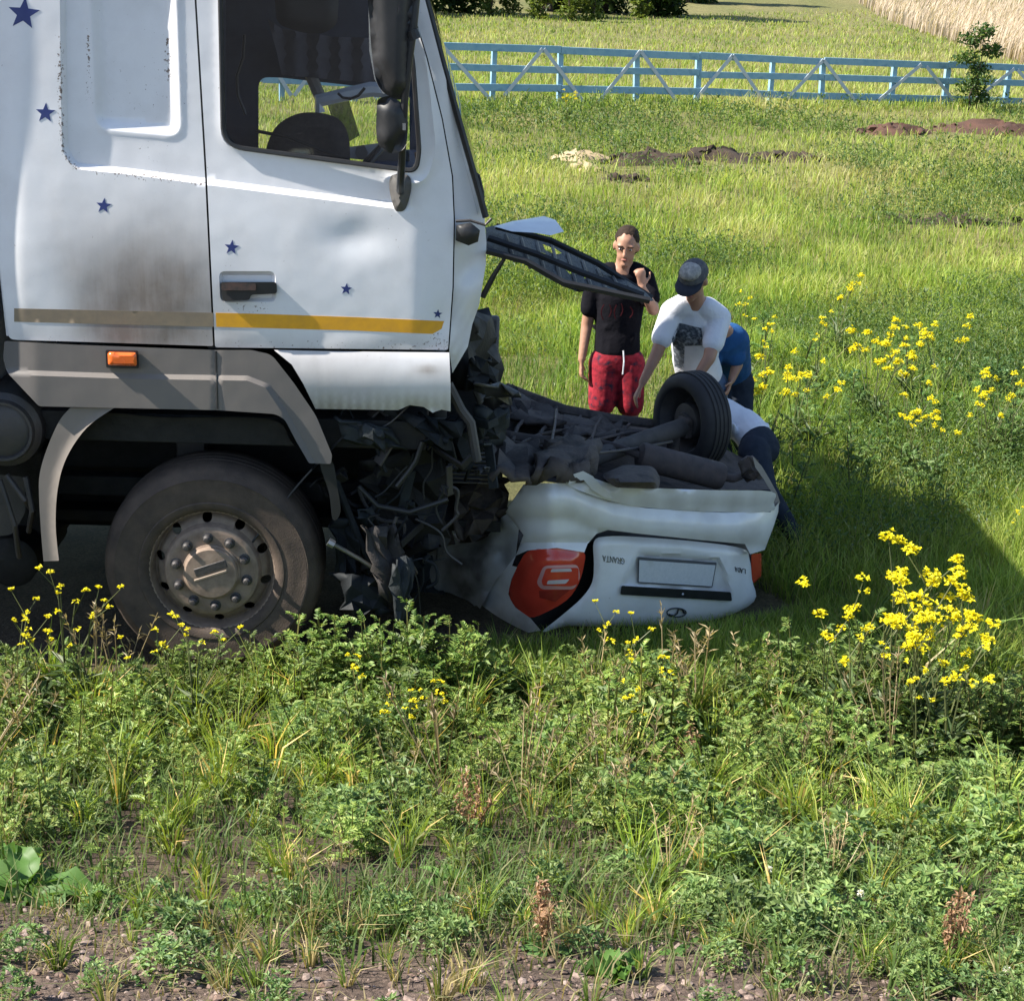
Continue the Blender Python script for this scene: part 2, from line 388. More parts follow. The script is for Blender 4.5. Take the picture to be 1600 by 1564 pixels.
# ---- relief functions in photo pixels
crease = [(92,-140),(95,150),(97,235),(108,254),(122,265),(200,273),(322,289),(440,304),(620,327),(660,335)]
recess_poly = crease + [(690,330),(690,-160),(92,-160)]
frame_out = rounded([(136,-130),(272,-130),(284,216),(148,203)], 26)
def sleeper_h(P):
    ins = inside(P, recess_poly); d = dist_poly(P, crease, False)
    h = np.where(ins, -.028*sstep(0, 9, d), 0)
    i2 = inside(P, frame_out); d2 = dist_poly(P, frame_out)
    h += np.where(i2, -.026*sstep(3, 17, d2)+.004*np.exp(-(d2/4)**2), .004*np.exp(-(d2/4)**2))
    h += -.05*sstep(40, -40, P[:,0]) - .03*sstep(1, 0, (P[:,1]-300)/250.)*0
    h += .02*np.exp(-((P[:,1]-400)/160.)**2)
    return h
def sleeper_dirt(P):
    x, y = P[:,0], P[:,1]
    smear = sstep(330, 470, y+.0*x)*.62
    cl = np.exp(-(((x-235)/165.)**2+((y-462)/112.)**2))*.95
    base = sstep(455, 540, y)*.45
    return np.clip(np.maximum(smear*.55, cl)*sstep(25, 110, x-(y-380)*.35)+base*.6+.03, 0, .95)
def sleeper_rust(P):
    x, y = P[:,0], P[:,1]; e = np.exp(-(dist_poly(P, crease, False)/6.)**2)*np.where(x < 125, sstep(20,90,y), .75*sstep(110,150,x))
    f = np.exp(-((x-138)/4.)**2)*sstep(30,60,y)*sstep(175,150,y) + np.exp(-((x-263)/5.)**2)*sstep(40,60,y)*sstep(140,120,y)
    return np.clip(e*.9+f+.28*np.exp(-((x-230)/70)**2-((y-170)/110)**2)+.3*sstep(515,535,y),0,1)
def door_rust(P):
    x, y = P[:,0], P[:,1]
    return np.clip(.7*np.exp(-((x-390)/45.)**2-((y-482)/10.)**2)+.6*np.exp(-((x-352)/9)**2-((y-412)/6)**2)+.45*sstep(522,540,y)+.6*np.exp(-((x-685)/14)**2-((y-525)/14)**2)+.15*np.exp(-((x-600)/90)**2-((y-360)/60)**2),0,1)
win = rounded([(343,-70),(349,228),(650,268),(655,236),(645,95),(612,-70)], [20,34,14,10,20,20], 8)
winb = rounded([(341,-84),(344,232),(664,290),(682,236),(668,110),(626,-84)], [20,34,26,24,20,20], 8)
sun_patch = [(560,392),(640,332),(520,350)]  # corners of the sun patch the mirror throws on the door
hrc = rounded([(342,424),(430,424),(432,472),(344,472)], 10)
def door_h(P):
    ins = inside(P, recess_poly); d = dist_poly(P, crease, False)
    h = np.where(ins, -.028*sstep(0, 9, d)*sstep(655, 600, P[:,0]), 0)
    dw = dist_poly(P, winb); h += .010*np.exp(-(dw/5.)**2)*(P[:,0] > 600) + .006*np.exp(-(dist_poly(P, win)/7)**2)
    h += .02*np.exp(-((P[:,1]-400)/160.)**2) - .035*sstep(640, 720, P[:,0])
    rc = rounded([(342,424),(430,424),(432,472),(344,472)], 10); dr = dist_poly(P, rc)
    h += np.where(inside(P, rc), -.028*sstep(0, 6, dr), 0)
    h += -.012*np.exp(-((P[:,0]-556)/50.)**2-((P[:,1]-372)/26.)**2) + .004*np.sin(P[:,0]*.03+P[:,1]*.02)*sstep(520,540,P[:,1])  # first term: hollow put into the shape where the mirror's sun patch falls
    h += -.018*np.exp(-((P[:,0]-690)/14.)**2-((P[:,1]-505)/30.)**2)
    return h
def door_dirt(P):
    x, y = P[:,0], P[:,1]
    return np.clip(sstep(505, 560, y)*.42 + np.exp(-((x-345)/45.)**2-((y-500)/70.)**2)*.35 + .02, 0, .9)
side = [(-70,-118),(298,-118),(304,0),(320,270),(333,541),(120,534),(14,531),(2,440),(-6,350),(-70,340)]
sp_panel = sheet('sleeper_panel', rounded(side,[3,3,0,0,3,3,10,30,20,3]), T, MT['white'], truck, step=8, hf=sleeper_h, thick=.012, attrs={'dirt':sleeper_dirt,'rust':sleeper_rust}, lines=[(crease,False),(offs(crease,-5),False),(offs(crease,-10),False),(frame_out,True),(shrink(frame_out,3),True),(shrink(frame_out,10),True),(shrink(frame_out,17),True),(shrink(frame_out,-5),True)])
door = sheet('door', rounded([(301,-118),(607,-118),(649,35),(666,90),(690,186),(706,276),(709,345),(707,449),(700,547),(336,543),(323,270),(307,0)], 4), T, MT['white'], truck, holes=[win], step=8, hf=door_h, thick=.012, attrs={'dirt':door_dirt,'rust':door_rust}, lines=[(crease,False),(offs(crease,-5),False),(offs(crease,-10),False),(hrc,True),(shrink(hrc,6),True),(winb,True),(shrink(winb,5),True),(shrink(winb,-5),True)])
# dark body behind panel seams
def edge_tube(name, pts, off, rad, m, par, n=6, flat=1): return tube(name, [T(x, y, off) for x, y in pts], rad, m, par, n, flat)
corner = sheet('corner_panel', [(612,-118),(633,-118),(664,0),(690,100),(716,193),(742,285),(757,340),(760,380),(759,414),(749,476),(738,507),(731,542),(707,583),(702,548),(709,449),(711,345),(708,276),(692,186),(668,90),(651,35)],
    lambda u,v,h: T(u,v,h-.02-.0016*max(0,u-690)), MT['white'], truck, step=7, thick=.03,
    hf=lambda P: .010*np.sin(P[:,0]*.09+P[:,1]*.05)*sstep(330,420,P[:,1])+.012*np.sin(P[:,1]*.06)*sstep(400,460,P[:,1])-.01*sstep(660,730,P[:,0]),
    attrs={'dirt':lambda P: .04+.4*sstep(420,580,P[:,1])*(.4+.6*np.abs(np.sin(P[:,1]*.13+P[:,0]*.2)))})
edge_tube('windscreen_gasket', [(634,-118),(666,0),(692,100),(718,193),(744,285),(759,340)], -.05, .016, MT['black'], truck)
bp = [(428,547),(520,549),(702,551),(704,600),(704,643),(690,640),(676,645),(662,636),(640,633),(622,641),(560,640),(493,639),(474,600),(456,570)]
def bump_h(P):
    return .035*np.sin(np.clip((P[:,1]-545)/95.,0,1)*math.pi)**.7 + .006*np.sin(P[:,0]*.07)*sstep(610,640,P[:,1]) - .03*np.exp(-((P[:,0]-650)/25)**2-((P[:,1]-640)/14)**2)
bumper = sheet('bumper_end', bp, T, MT['white'], truck, step=6, hf=bump_h, thick=.04,
    attrs={'dirt':lambda P: np.clip(.22+.28*sstep(700,480,P[:,0])+.3*sstep(600,640,P[:,1])*np.abs(np.sin(P[:,0]*.21))+.5*np.exp(-((P[:,0]-668)/18)**2-((P[:,1]-578)/8)**2),0,1)})
sk = [(7,533),(120,539),(333,547),(392,547),(424,554),(458,597),(494,650),(519,711),(517,725),(483,724),(462,688),(445,655),(430,647),(340,641),(61,635),(11,582),(5,560)]
skc = [(0,577),(21,578),(200,584),(387,587),(420,600),(447,640),(480,700),(500,740)]
def skirt_h(P):
    d = dist_poly(P, skc, False); below = np.interp(P[:,0], [p[0] for p in skc], [p[1] for p in skc]) < P[:,1]
    h = .03 + np.where(below, .018*sstep(0,8,d), 0) - .05*sstep(420,520,P[:,0])*0
    return h - .03*sstep(60,0,P[:,0]) - .006*np.exp(-((P[:,0]-338)/2.5)**2)
skirt = sheet('wheel_arch_skirt', rounded(sk,[4,0,0,6,10,10,10,4,3,3,6,10,10,4,4,6,4]), T, MT['grey'], truck, step=6, hf=skirt_h, thick=.05, lines=[(skc,False),(offs(skc,4),False),(offs(skc,8),False)],
    attrs={'dirt':lambda P: np.clip(.32+.22*np.exp(-((P[:,0]-250)/160)**2)-.2*sstep(60,10,P[:,0]),0,1)})
sp_ = [(337+.03*(y-549),y) for y in range(549,640,6)]; tube('skirt_seam', [T(x,y,float(skirt_h(np.array([[x,y]]))[0])+.004) for x,y in sp_], .0045, MT['black'], truck, 6)
edge_tube('door_jamb', [(600,-116),(648,35),(667,90),(691,186),(707,276),(710,345),(708,449),(701,545)], -.14, .035, MT['black'], truck, 8)
edge_tube('door_jamb', [(299,-116),(305,0),(321,270),(334,543)], -.06, .03, MT['black'], truck, 8)
# side lamp
lampo = sheet('marker_lamp', rounded([(168,550),(213,551),(214,572),(169,571)],4), T, MT['orange'], truck, step=4, thick=.07, hf=lambda P: .10-.012*sstep(3,0,dist_poly(P,[(168,550),(213,551),(214,572),(169,571)])))
sheet('lamp_base', rounded([(165,547),(216,548),(217,576),(166,575)],3), T, MT['black'], lampo, step=6, thick=.03, hf=lambda P: P[:,0]*0+.062)
# rear mudguard (arched strip with inward depth)
og = spline([(110,637),(92,659),(73,702),(62,741),(61,775),(64,830),(68,877)], 5, False)
ig = spline([(92,876),(87,822),(90,765),(104,715),(136,668),(179,637)], 5, False)
mudg = sheet('mudguard', og+ig, T, MT['grey'], truck, step=7, thick=.03, hf=lambda P: .028+.012*np.exp(-(dist_poly(P, ig, False)/5)**2), attrs={'dirt':lambda P: .75+0*P[:,0]})
bm = bmesh.new(); rows = [[bm.verts.new(T(x+1.5, y, o)) for x, y in ig] for o in (.03,-.2,-.45)]
rows2 = [[bm.verts.new(T(x-8, y, o)) for x, y in ig] for o in (-.02,-.2,-.45)]
for R in (rows, rows2):
    for a, b in zip(R, R[1:]):
        for k in range(len(ig)-1): bm.faces.new((a[k],a[k+1],b[k+1],b[k]))
bmesh.ops.recalc_face_normals(bm, faces=bm.faces)
from_bm('mudguard_liner', bm, MT['grime'], mudg)
# front arch liner + lower flap
fl = spline([(519,720),(527,760),(532,800),(520,812),(514,770),(500,724)], 4)
sheet('arch_flap', fl, T, MT['black'], truck, step=7, thick=.02, hf=lambda P: .01+0*P[:,0])
ai = spline([(150,640),(250,652),(420,655),(455,690),(488,735),(512,800),(520,880)], 5, False)
bm = bmesh.new(); rows = [[bm.verts.new(T(x, y, o)) for x, y in ai] for o in (.0,-.3,-.6)]
for a, b in zip(rows, rows[1:]):
    for k in range(len(ai)-1): bm.faces.new((a[k],a[k+1],b[k+1],b[k]))
from_bm('arch_liner', bm, MT['grime'], truck)
# ---- front wheel
WO = wc
def Wm(a, b, off=0): return WO + TDIR*a + Z*b + TN*off
wheel = lathe('front_wheel', WO, TN, [(.292,-.02),(.298,.012),(.325,.034),(.345,.036),(.35,.031),(.40,.040),(.455,.030),(.462,.033),(.466,.027),(.495,.010),(.512,-.012),(.523,-.045),(.526,-.09),(.526,-.25),(.51,-.30),(.46,-.33),(.30,-.32)], MT['rubber'], truck, n=72, sharp=50)
tag(wheel, None)
bm = bmesh.new()
for k in range(3):
    for s in range(1): bm_lathe(bm, WO, TN, [(.527,-.085-.05*k),(.529,-.087-.05*k),(.529,-.115-.05*k),(.527,-.117-.05*k)], 72)
bmesh.ops.recalc_face_normals(bm, faces=bm.faces); from_bm('tread_rib', bm, MT['rubber'], wheel)
def circ(cx, cy, r, n=18): return [(cx+r*math.cos(2*math.pi*k/n), cy+r*math.sin(2*math.pi*k/n)) for k in range(n)]
def rim_h(P):
    r = np.hypot(P[:,0], P[:,1])/1000
    return np.interp(r, [0,.205,.222,.235,.258,.272,.280,.289,.296,.304], [.028,.028,.020,-.015,-.03,-.052,-.055,-.02,.012,.016])
holes = [circ(257*math.cos((k+.5)*math.pi/5+.1), 257*math.sin((k+.5)*math.pi/5+.1), 24, 14) for k in range(10)]
rimo = sheet('rim', circ(0,0,303,72), lambda u,v,h: Wm(u/1000, v/1000, h), MT['rim'], wheel, holes=holes, step=12, hf=rim_h, thick=.012, sharp=30, lines=[(circ(0,0,r_,64),True) for r_ in (205,222,235,258,272,280,289,296)])
lathe('brake_drum', WO+TN*-.11, TN, [(0,.02),(.2,.02),(.215,0),(.215,-.2)], MT['grime'], wheel, n=40)
lathe('hub_cap', WO, TN, [(.138,.02),(.138,.036),(.130,.040),(.128,.052),(.120,.060),(.06,.063),(0,.064)], MT['rim'], wheel, n=48)
box('hub_mark', Wm(0,-.008,.063), (.165,.012,.01), mat('dusty_brass',(.32,.25,.19),rough=.6), wheel, (TDIR*.94+Z*.34).normalized(), TN.cross((TDIR*.94+Z*.34)).normalized(), TN, bevel=.003)
box('hub_mark', Wm(.0,.03,.0615), (.16,.04,.008), MT['steel'], wheel, (TDIR*.94+Z*.34).normalized(), TN.cross((TDIR*.94+Z*.34)).normalized(), TN, bevel=.003)
nutb = bmesh.new(); bm_lathe(nutb, Vector(), TN, [(.027,0),(.027,.007),(.0195,.009),(.019,.028),(.012,.034),(.012,.046),(0,.047)], 12)
for k in range(10):
    a = k*math.pi/5+.41; b2 = nutb.copy(); bmesh.ops.translate(b2, verts=b2.verts, vec=Wm(.172*math.cos(a), .172*math.sin(a), .026))
    from_bm('wheel_nut', b2, MT['steel'], wheel)
# far front wheel, axle, frame rails, engine
WF = WO - TN*2.05
lathe('front_wheel', WF, -TN, [(.0,.0),(.2,.0),(.29,.01),(.34,.03),(.45,.03),(.51,-.01),(.526,-.09),(.526,-.27),(.46,-.33),(.2,-.32)], MT['rubber'], truck, n=40)
tube('front_axle', [WO-TN*.3, WF+TN*.3], .07, MT['grime'], truck)
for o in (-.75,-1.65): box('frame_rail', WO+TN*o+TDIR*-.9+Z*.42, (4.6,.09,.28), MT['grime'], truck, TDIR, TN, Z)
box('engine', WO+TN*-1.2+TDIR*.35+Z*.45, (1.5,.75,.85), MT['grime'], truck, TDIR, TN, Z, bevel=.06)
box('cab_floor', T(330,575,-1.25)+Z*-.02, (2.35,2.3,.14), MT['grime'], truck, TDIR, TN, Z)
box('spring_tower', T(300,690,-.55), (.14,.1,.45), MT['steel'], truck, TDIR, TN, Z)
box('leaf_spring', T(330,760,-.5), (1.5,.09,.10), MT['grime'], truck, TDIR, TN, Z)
# more running gear added as dark blocks for the black shade under the cab
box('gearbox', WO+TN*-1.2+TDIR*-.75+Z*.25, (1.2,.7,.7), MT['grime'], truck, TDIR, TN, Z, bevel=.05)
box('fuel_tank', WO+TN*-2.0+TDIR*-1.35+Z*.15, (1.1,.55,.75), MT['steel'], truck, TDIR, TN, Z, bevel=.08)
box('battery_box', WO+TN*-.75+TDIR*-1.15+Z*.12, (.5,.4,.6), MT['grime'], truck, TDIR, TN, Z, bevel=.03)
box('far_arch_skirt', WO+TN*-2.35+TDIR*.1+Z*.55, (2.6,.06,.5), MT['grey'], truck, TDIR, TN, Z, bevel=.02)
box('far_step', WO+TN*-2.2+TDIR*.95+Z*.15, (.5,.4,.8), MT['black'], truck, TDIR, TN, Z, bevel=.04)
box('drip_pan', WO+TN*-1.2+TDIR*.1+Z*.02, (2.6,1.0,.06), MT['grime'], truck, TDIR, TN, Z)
for k in (-.35,-.62): lathe('air_reservoir', WO+TN*k*1.0+TDIR*-1.05+Z*(-.12), TN, [(0,.02),(.1,.02),(.13,0),(.13,-.5)], MT['grime'], truck, n=24)
# air tank and small gear behind the cab
tank = lathe('air_tank', T(6,671,-.06), TN, [(.0,.05),(.09,.045),(.125,.03),(.13,.045),(.142,.045),(.15,.02),(.178,.0),(.186,-.03),(.186,-.9)], MT['steel'], truck, n=40)
for k,(a,b) in enumerate([((10,742),(52,800)),((0,750),(30,870)),((40,745),(45,830))]): tube('air_hose', [T(a[0],a[1],-.1),T((a[0]+b[0])/2+8,(a[1]+b[1])/2+10,-.08),T(b[0],b[1],-.2)], .014, MT['steel'], truck, 8)
sheet('tank_bracket', rounded([(-20,740),(38,745),(40,800),(20,835),(-20,840)],8), T, MT['steel'], truck, step=10, thick=.12, hf=lambda P:-.2+0*P[:,0])
# unseen box body and rear axles, added to shade the ground under the cab
bx0 = T(-52,300,.035); ctr = lambda dx,dn,z: Vector((bx0.x,bx0.y,0))+TDIR*dx-TN*dn+Z*z
cargo = box('added_shade_box', ctr(-3.6,1.26,2.42), (7.2,2.52,2.55), MT['white'], truck, TDIR, TN, Z, bevel=.03)
for k in range(13): box('shade_box_rib', ctr(-.25-.56*k,-.012,2.42), (.05,.03,2.4), MT['white'], cargo, TDIR, TN, Z, bevel=.006)
box('shade_box_rail', ctr(-3.6,1.26,1.06), (7.1,2.3,.14), MT['grime'], truck, TDIR, TN, Z)
for o in (.8,1.72): box('rear_frame_rail', ctr(-3.4,o,.86), (7.0,.09,.26), MT['grime'], truck, TDIR, TN, Z)
for dx in (-4.2,-5.5):
    for o,sg in ((.06,1),(2.46,-1)):
        lathe('rear_wheel', Vector((bx0.x,bx0.y,.52))+TDIR*dx-TN*o, TN*sg, [(0,-.1),(.2,-.1),(.27,-.02),(.3,.01),(.42,.03),(.5,0),(.522,-.06),(.522,-.55),(.45,-.6),(0,-.6)], MT['rubber'], truck, n=40)  # unseen wheels that go with the added axles
    tube('added_rear_axle', [ctr(dx,.4,.52), ctr(dx,2.1,.52)], .08, MT['grime'], truck)
for o in (.15,2.4): box('side_guard', ctr(-2.3,o,.7), (2.4,.04,.12), MT['grey'], truck, TDIR, TN, Z)
# ---- stripes and stars: flat stickers following the panels
sheet('stripe', [(337,489),(420,491),(560,496),(694,502),(690,514),(676,522),(560,517),(420,513),(338,511)], lambda u,v,h: T(u,v,h+.0012), MT['yellow'], door, step=6, hf=door_h, thick=.002)
sheet('stripe', [(22,482),(333,489),(334,511),(22,503)], lambda u,v,h: T(u,v,h+.0012), MT['dullyellow'], sp_panel, step=6, hf=sleeper_h, thick=.002)
for (x,y,r,ro) in ((37,22,26,.1),(71,177,16,.05),(162,322,12.5,.1)): sheet('star', star_pts(x,y,r,ro), lambda u,v,h: T(u,v,h+.0012), MT['blue'], sp_panel, step=5, hf=sleeper_h, thick=.002)
for (x,y,r,ro) in ((362,387,12,.1),(541,452,9.5,.1),(684,491,7.5,.1)): sheet('star', star_pts(x,y,r,ro), lambda u,v,h: T(u,v,h+.0012), MT['blue'], door, step=4, hf=door_h, thick=.002)
# door handle
hd = sheet('door_handle', rounded([(344,441),(432,441),(433,459),(392,461),(390,469),(348,471)],5), T, MT['black'], door, step=5, thick=.03, hf=lambda P:.035+.008*np.sin((P[:,0]-344)/88*3.1))
sheet('handle_grip', rounded([(346,441),(400,443),(400,454),(346,454)],3), T, mat('worn_handle',(.10,.055,.045),(.03,.03,.03),scale=40,rough=.5), hd, step=5, thick=.01, hf=lambda P:.05+0*P[:,0])
# door glass and gasket
gp = sheet('window_pane', rounded([(340,-75),(345,230),(652,272),(658,236),(648,95),(615,-75)], [20,30,14,10,20,20]), T, MT['glass'], door, step=40, thick=.006, hf=lambda P:-.018+0*P[:,0])
def ring_tube(name, loop, off, rad, m, par, hf=None, flat=1):
    H = hf(np.array(loop)) if hf else [0]*len(loop)
    pts = [T(x,y,off+h) for (x,y),h in zip(loop,H)]; pts.append(pts[0]); return tube(name, pts, rad, m, par, 6, flat)
ring_tube('window_gasket', win, .002, .011, MT['black'], door, door_h)
tube('window_channel', [T(x,y,-.03) for x,y in ((372,236),(500,252),(640,270),(652,255),(650,238))], .008, mat('brown_channel',(.2,.13,.11),rough=.5), door, 6)
# ---- cab shell (rest of the cab, seen through the window)
wins_far = rounded([(404,121),(404,330),(640,345),(640,150),(585,138),(440,122)], [22,6,6,6,6,6])
def TF(px,py,h=0): return T(px,py,-2.42+h)
far = sheet('passenger_side', [(150,-140),(640,-140),(672,160),(700,300),(700,560),(150,540)], lambda u,v,h: TF(u,v,-h), MT['interior'], truck, holes=[wins_far], step=25, thick=.04)
back0, back1 = T(-10,-100,-.03), T(0,535,-.03)
def slab(name, a, b, c, d, m, th=.03):
    bm = bmesh.new(); n = (b-a).cross(d-a).normalized()*th
    v = [bm.verts.new(p) for p in (a,b,c,d)]+[bm.verts.new(p+n) for p in (a,b,c,d)]
    for f in ((3,2,1,0),(4,5,6,7),(0,1,5,4),(1,2,6,5),(2,3,7,6),(3,0,4,7)): bm.faces.new([v[i] for i in f])
    bmesh.ops.recalc_face_normals(bm, faces=bm.faces); return from_bm(name, bm, m, truck, smooth=False)
def deep(p, d=2.42): return p - TN*d
slab('cab_back_wall', T(230,-112,-.14), T(240,530,-.14), deep(T(240,530,-.04),2.3), deep(T(230,-112,-.04),2.3), MT['interior'])
slab('sleeper_back_wall', T(-60,-112,-.04), T(10,525,-.04), deep(T(10,525,-.04),2.36), deep(T(-60,-112,-.04),2.36), MT['white'])
slab('roof', T(-68,-117,-.01), T(632,-117,-.01), deep(T(632,-117,-.01),2.4), deep(T(-68,-117,-.01),2.4), MT['white'], -.05)
slab('headlining', T(235,-95,-.05), T(628,-95,-.05), deep(T(628,-95,-.05),2.3), deep(T(235,-95,-.05),2.3), MT['interior'], .02)
slab('floor_mat', T(240,520,-.05), T(700,540,-.05), deep(T(700,540,-.05),2.3), deep(T(240,520,-.05),2.3), MT['interior'], .02)
# windscreen (bulged glass) and dashboard
bm = bmesh.new(); rows=[]
for (x,y) in ((632,-112),(664,0),(692,100),(718,193),(744,285),(757,338)):
    a = T(x,y,-.06); rows.append([bm.verts.new(a-TN*(2.3*k/8)+TDIR*(-.03+.02*math.sin(math.pi*k/8))) for k in range(9)])
for a,b in zip(rows, rows[1:]):
    for k in range(8): bm.faces.new((a[k],a[k+1],b[k+1],b[k]))
from_bm('windscreen', bm, MT['glass'], truck)
dash0 = T(690,330,-.1)
box('dashboard', dash0-TN*1.12-TDIR*.18-Z*.12, (.5,2.2,.3), MT['interior'], truck, TDIR, TN, Z, bevel=.05)
slab('front_panel', T(738,345,-.22), T(708,570,-.22), deep(T(708,570,-.05),2.3), deep(T(738,345,-.05),2.3), MT['grime'], -.04)
sw = dash0-TN*.55-TDIR*.42+Z*.08; bm = bmesh.new(); ax = (TDIR*-.75+Z*.66).normalized(); a_=ax.orthogonal().normalized(); b_=ax.cross(a_)
rr=[sw+(a_*math.cos(k*math.pi/16)+b_*math.sin(k*math.pi/16))*.21 for k in range(33)]; bm_tube(bm, rr, .015, 8, False); bm_tube(bm,[sw+a_*.2,sw-a_*.2],.014,6); bm_tube(bm,[sw,sw-ax*.3],.03,8)
from_bm('steering_wheel', bm, MT['black'], truck)
# seats
def seatback(name, outline, off, th): 
    return sheet(name, spline(outline,5), lambda u,v,h: T(u,v,off+h), MT['seat'], truck, step=10, thick=th, hf=lambda P: .03*sstep(0,22,dist_poly(P,spline(outline,5))))
seatback('passenger_seat', [(412,270),(425,208),(455,182),(490,176),(525,184),(542,205),(547,240),(545,300),(540,420),(420,420)], -1.75, .4)
seatback('driver_seat', [(352,300),(362,250),(385,236),(420,240),(440,262),(446,330),(446,460),(352,450)], -.35, .45)
sheet('overhead_console', rounded([(428,-20),(530,-12),(527,40),(505,54),(470,52),(432,38)],14), lambda u,v,h:T(u,v,h-1.0), MT['black'], truck, step=10, thick=.2, hf=lambda P:.03*sstep(0,15,dist_poly(P,rounded([(428,-20),(530,-12),(527,40),(505,54),(470,52),(432,38)],14))))  # dark console hanging under the cab roof
sheet('curtain', [(418,30),(440,45),(520,58),(580,60),(600,132),(440,118),(432,80)], lambda u,v,h:T(u,v,h-2.2), mat('grey_curtain',(.10,.095,.11),(.075,.07,.085),scale=12,rough=.9), truck, step=10, thick=.01, hf=lambda P:.02*np.sin(P[:,0]*.18))
tube('curtain_cord', [T(x,y,-.6) for x,y in ((382,55),(380,90),(370,120),(372,150),(384,180))], .008, MT['black'], truck, 6)
tube('seat_belt', [T(x,y,-.5) for x,y in ((400,205),(450,215),(500,235),(545,250))], .009, MT['black'], truck, 6)
# bent passenger door frame, white
tube('bent_frame', [T(x,y,-2.2) for x,y in ((500,176),(498,158),(540,148),(580,140),(612,142))], [.03,.04,.04,.045,.045], MT['white'], truck, 8)
tube('far_pillar', [T(x,y,-2.35) for x,y in ((484,115),(500,152))], .035, MT['beige'], truck, 8)
sheet('torn_lining', [(546,230),(592,224),(584,252),(545,248)], lambda u,v,h:T(u,v,h-1.9), MT['beige'], truck, step=10, thick=.02, hf=lambda P:.02*np.sin(P[:,0]*.2))
sheet('dash_side', [(585,243),(600,232),(640,236),(640,275),(580,265)], lambda u,v,h:T(u,v,h-1.7), MT['trimgrey'], truck, step=10, thick=.05)
sheet('quarter_glass', [(512,165),(545,158),(562,212),(545,222),(520,190)], lambda u,v,h:T(u,v,h-2.3), glass_mat('dim_glass',(.35,.38,.42)), truck, step=20, thick=.01)
tube('loose_cable', [T(x,y,-1.6) for x,y in ((528,146),(535,153),(548,155),(560,150),(570,138))], .008, MT['black'], truck, 6)
# ---- mirrors
mir = sheet('mirror', spline([(577,-70),(578,40),(583,100),(590,132),(606,150),(626,156),(638,140),(643,80),(646,-70)],4), lambda u,v,h:T(u,v,h+.33), MT['black'], truck, step=8, thick=.16,
    hf=lambda P:.05*sstep(0,18,dist_poly(P,[(577,-70),(583,100),(606,150),(626,156),(640,140),(646,-70)])))
sheet('mirror_rim', [(574,-70),(580,-70),(581,60),(588,120),(602,147),(598,147),(585,124),(577,80)], lambda u,v,h:T(u,v,h+.25), MT['mglass'], mir, step=8, thick=.05)
m2 = sheet('lower_mirror', spline([(589,165),(594,154),(612,152),(634,170),(637,205),(632,232),(612,240),(594,230),(588,210)],4), lambda u,v,h:T(u,v,h+.33), MT['black'], truck, step=7, thick=.13, hf=lambda P:.03*sstep(0,14,dist_poly(P,[(589,165),(612,152),(634,170),(637,205),(612,240),(590,225)])))
sheet('mirror_clip', [(629,193),(634,193),(634,204),(629,204)], lambda u,v,h:T(u,v,h+.39), MT['chrome'], m2, step=4, thick=.01)
tube('mirror_arm', [T(x,y,o) for x,y,o in ((656,-70,.30),(650,0,.32),(645,45,.33),(638,100,.33),(632,160,.33),(629,230,.30),(626,285,.2),(626,300,.05))], [.017,.017,.019,.017,.016,.016,.017,.02], MT['black'], truck, 10)
tube('arm_joint', [T(644,48,.33),T(649,62,.33)], .028, MT['black'], truck, 10)
sheet('mirror_foot', spline([(609,280),(616,273),(634,273),(642,281),(642,300),(634,326),(624,331),(616,326),(609,300)],4), T, MT['trimgrey'], truck, step=5, thick=.06, hf=lambda P:.02+.06*sstep(0,14,dist_poly(P,[(609,280),(616,273),(634,273),(642,281),(642,300),(634,326),(624,331),(616,326),(609,300)])))
# ---- front end: torn bonnet flap, struts, wreckage
hatch = [(759,356),(775,352),(800,358),(835,366),(860,378),(890,392),(930,412),(975,436),(1008,456),(1022,470),(1008,472),(985,462),(955,458),(925,452),(905,457),(880,448),(850,432),(820,413),(790,402),(760,396)]
hh = [[(806,384),(818,387),(830,392),(826,396),(812,391)],[(838,392),(850,396),(862,403),(856,407),(842,400)],[(880,418),(893,422),(902,429),(890,428)],[(848,382),(866,388),(878,396),(868,398),(852,391)],[(905,425),(918,430),(926,437),(914,436)]]
def hat_map(u,v,h):
    c = np.interp(u,[759,860,930,1022],[392,436,455,472]); return T(u, v, h-.08-.9*max(0,(c-v))/50.-(u-760)*.0006)
bonnet = sheet('bonnet_flap', hatch, hat_map, MT['mesh'], truck, holes=hh, step=6, thick=.03, hf=lambda P:RNG.uniform(-.02,.02,len(P)), sharp=20)
for (pp,o) in ((((760,392),(820,408),(880,442),(930,452),(1015,470)),-.02),(((762,372),(840,398),(905,425),(1005,462)),-.3),(((775,354),(860,376),(935,412),(1018,466)),-.7)):
    tube('bonnet_rib', [T(x,y,o) for x,y in pp], .017, MT['black'], bonnet, 6)
for k in range(9):
    x0 = 790+k*24; tube('bonnet_lath', [hat_map(x0,np.interp(x0,[759,860,1022],[362,380,468]),.012), hat_map(x0+14,np.interp(x0+14,[759,860,930,1022],[388,432,452,470]),.012)], .009, MT['trimgrey'] if k%3 else MT['steel'], bonnet, 5)
sheet('bent_bonnet_skin', [(772,354),(800,346),(850,338),(868,344),(881,362),(860,368),(835,364),(800,362)], lambda u,v,h:T(u,v,h-.35-(365-v)*.012), MT['white'], bonnet, step=7, thick=.006, hf=lambda P:.02*np.sin(P[:,0]*.08), attrs={'dirt':lambda P:.1+0*P[:,0]})
tube('gas_strut', [T(789,403,-.1),T(772,430,-.12),T(754,464,-.15)], [.008,.012,.014], MT['black'], truck, 8)
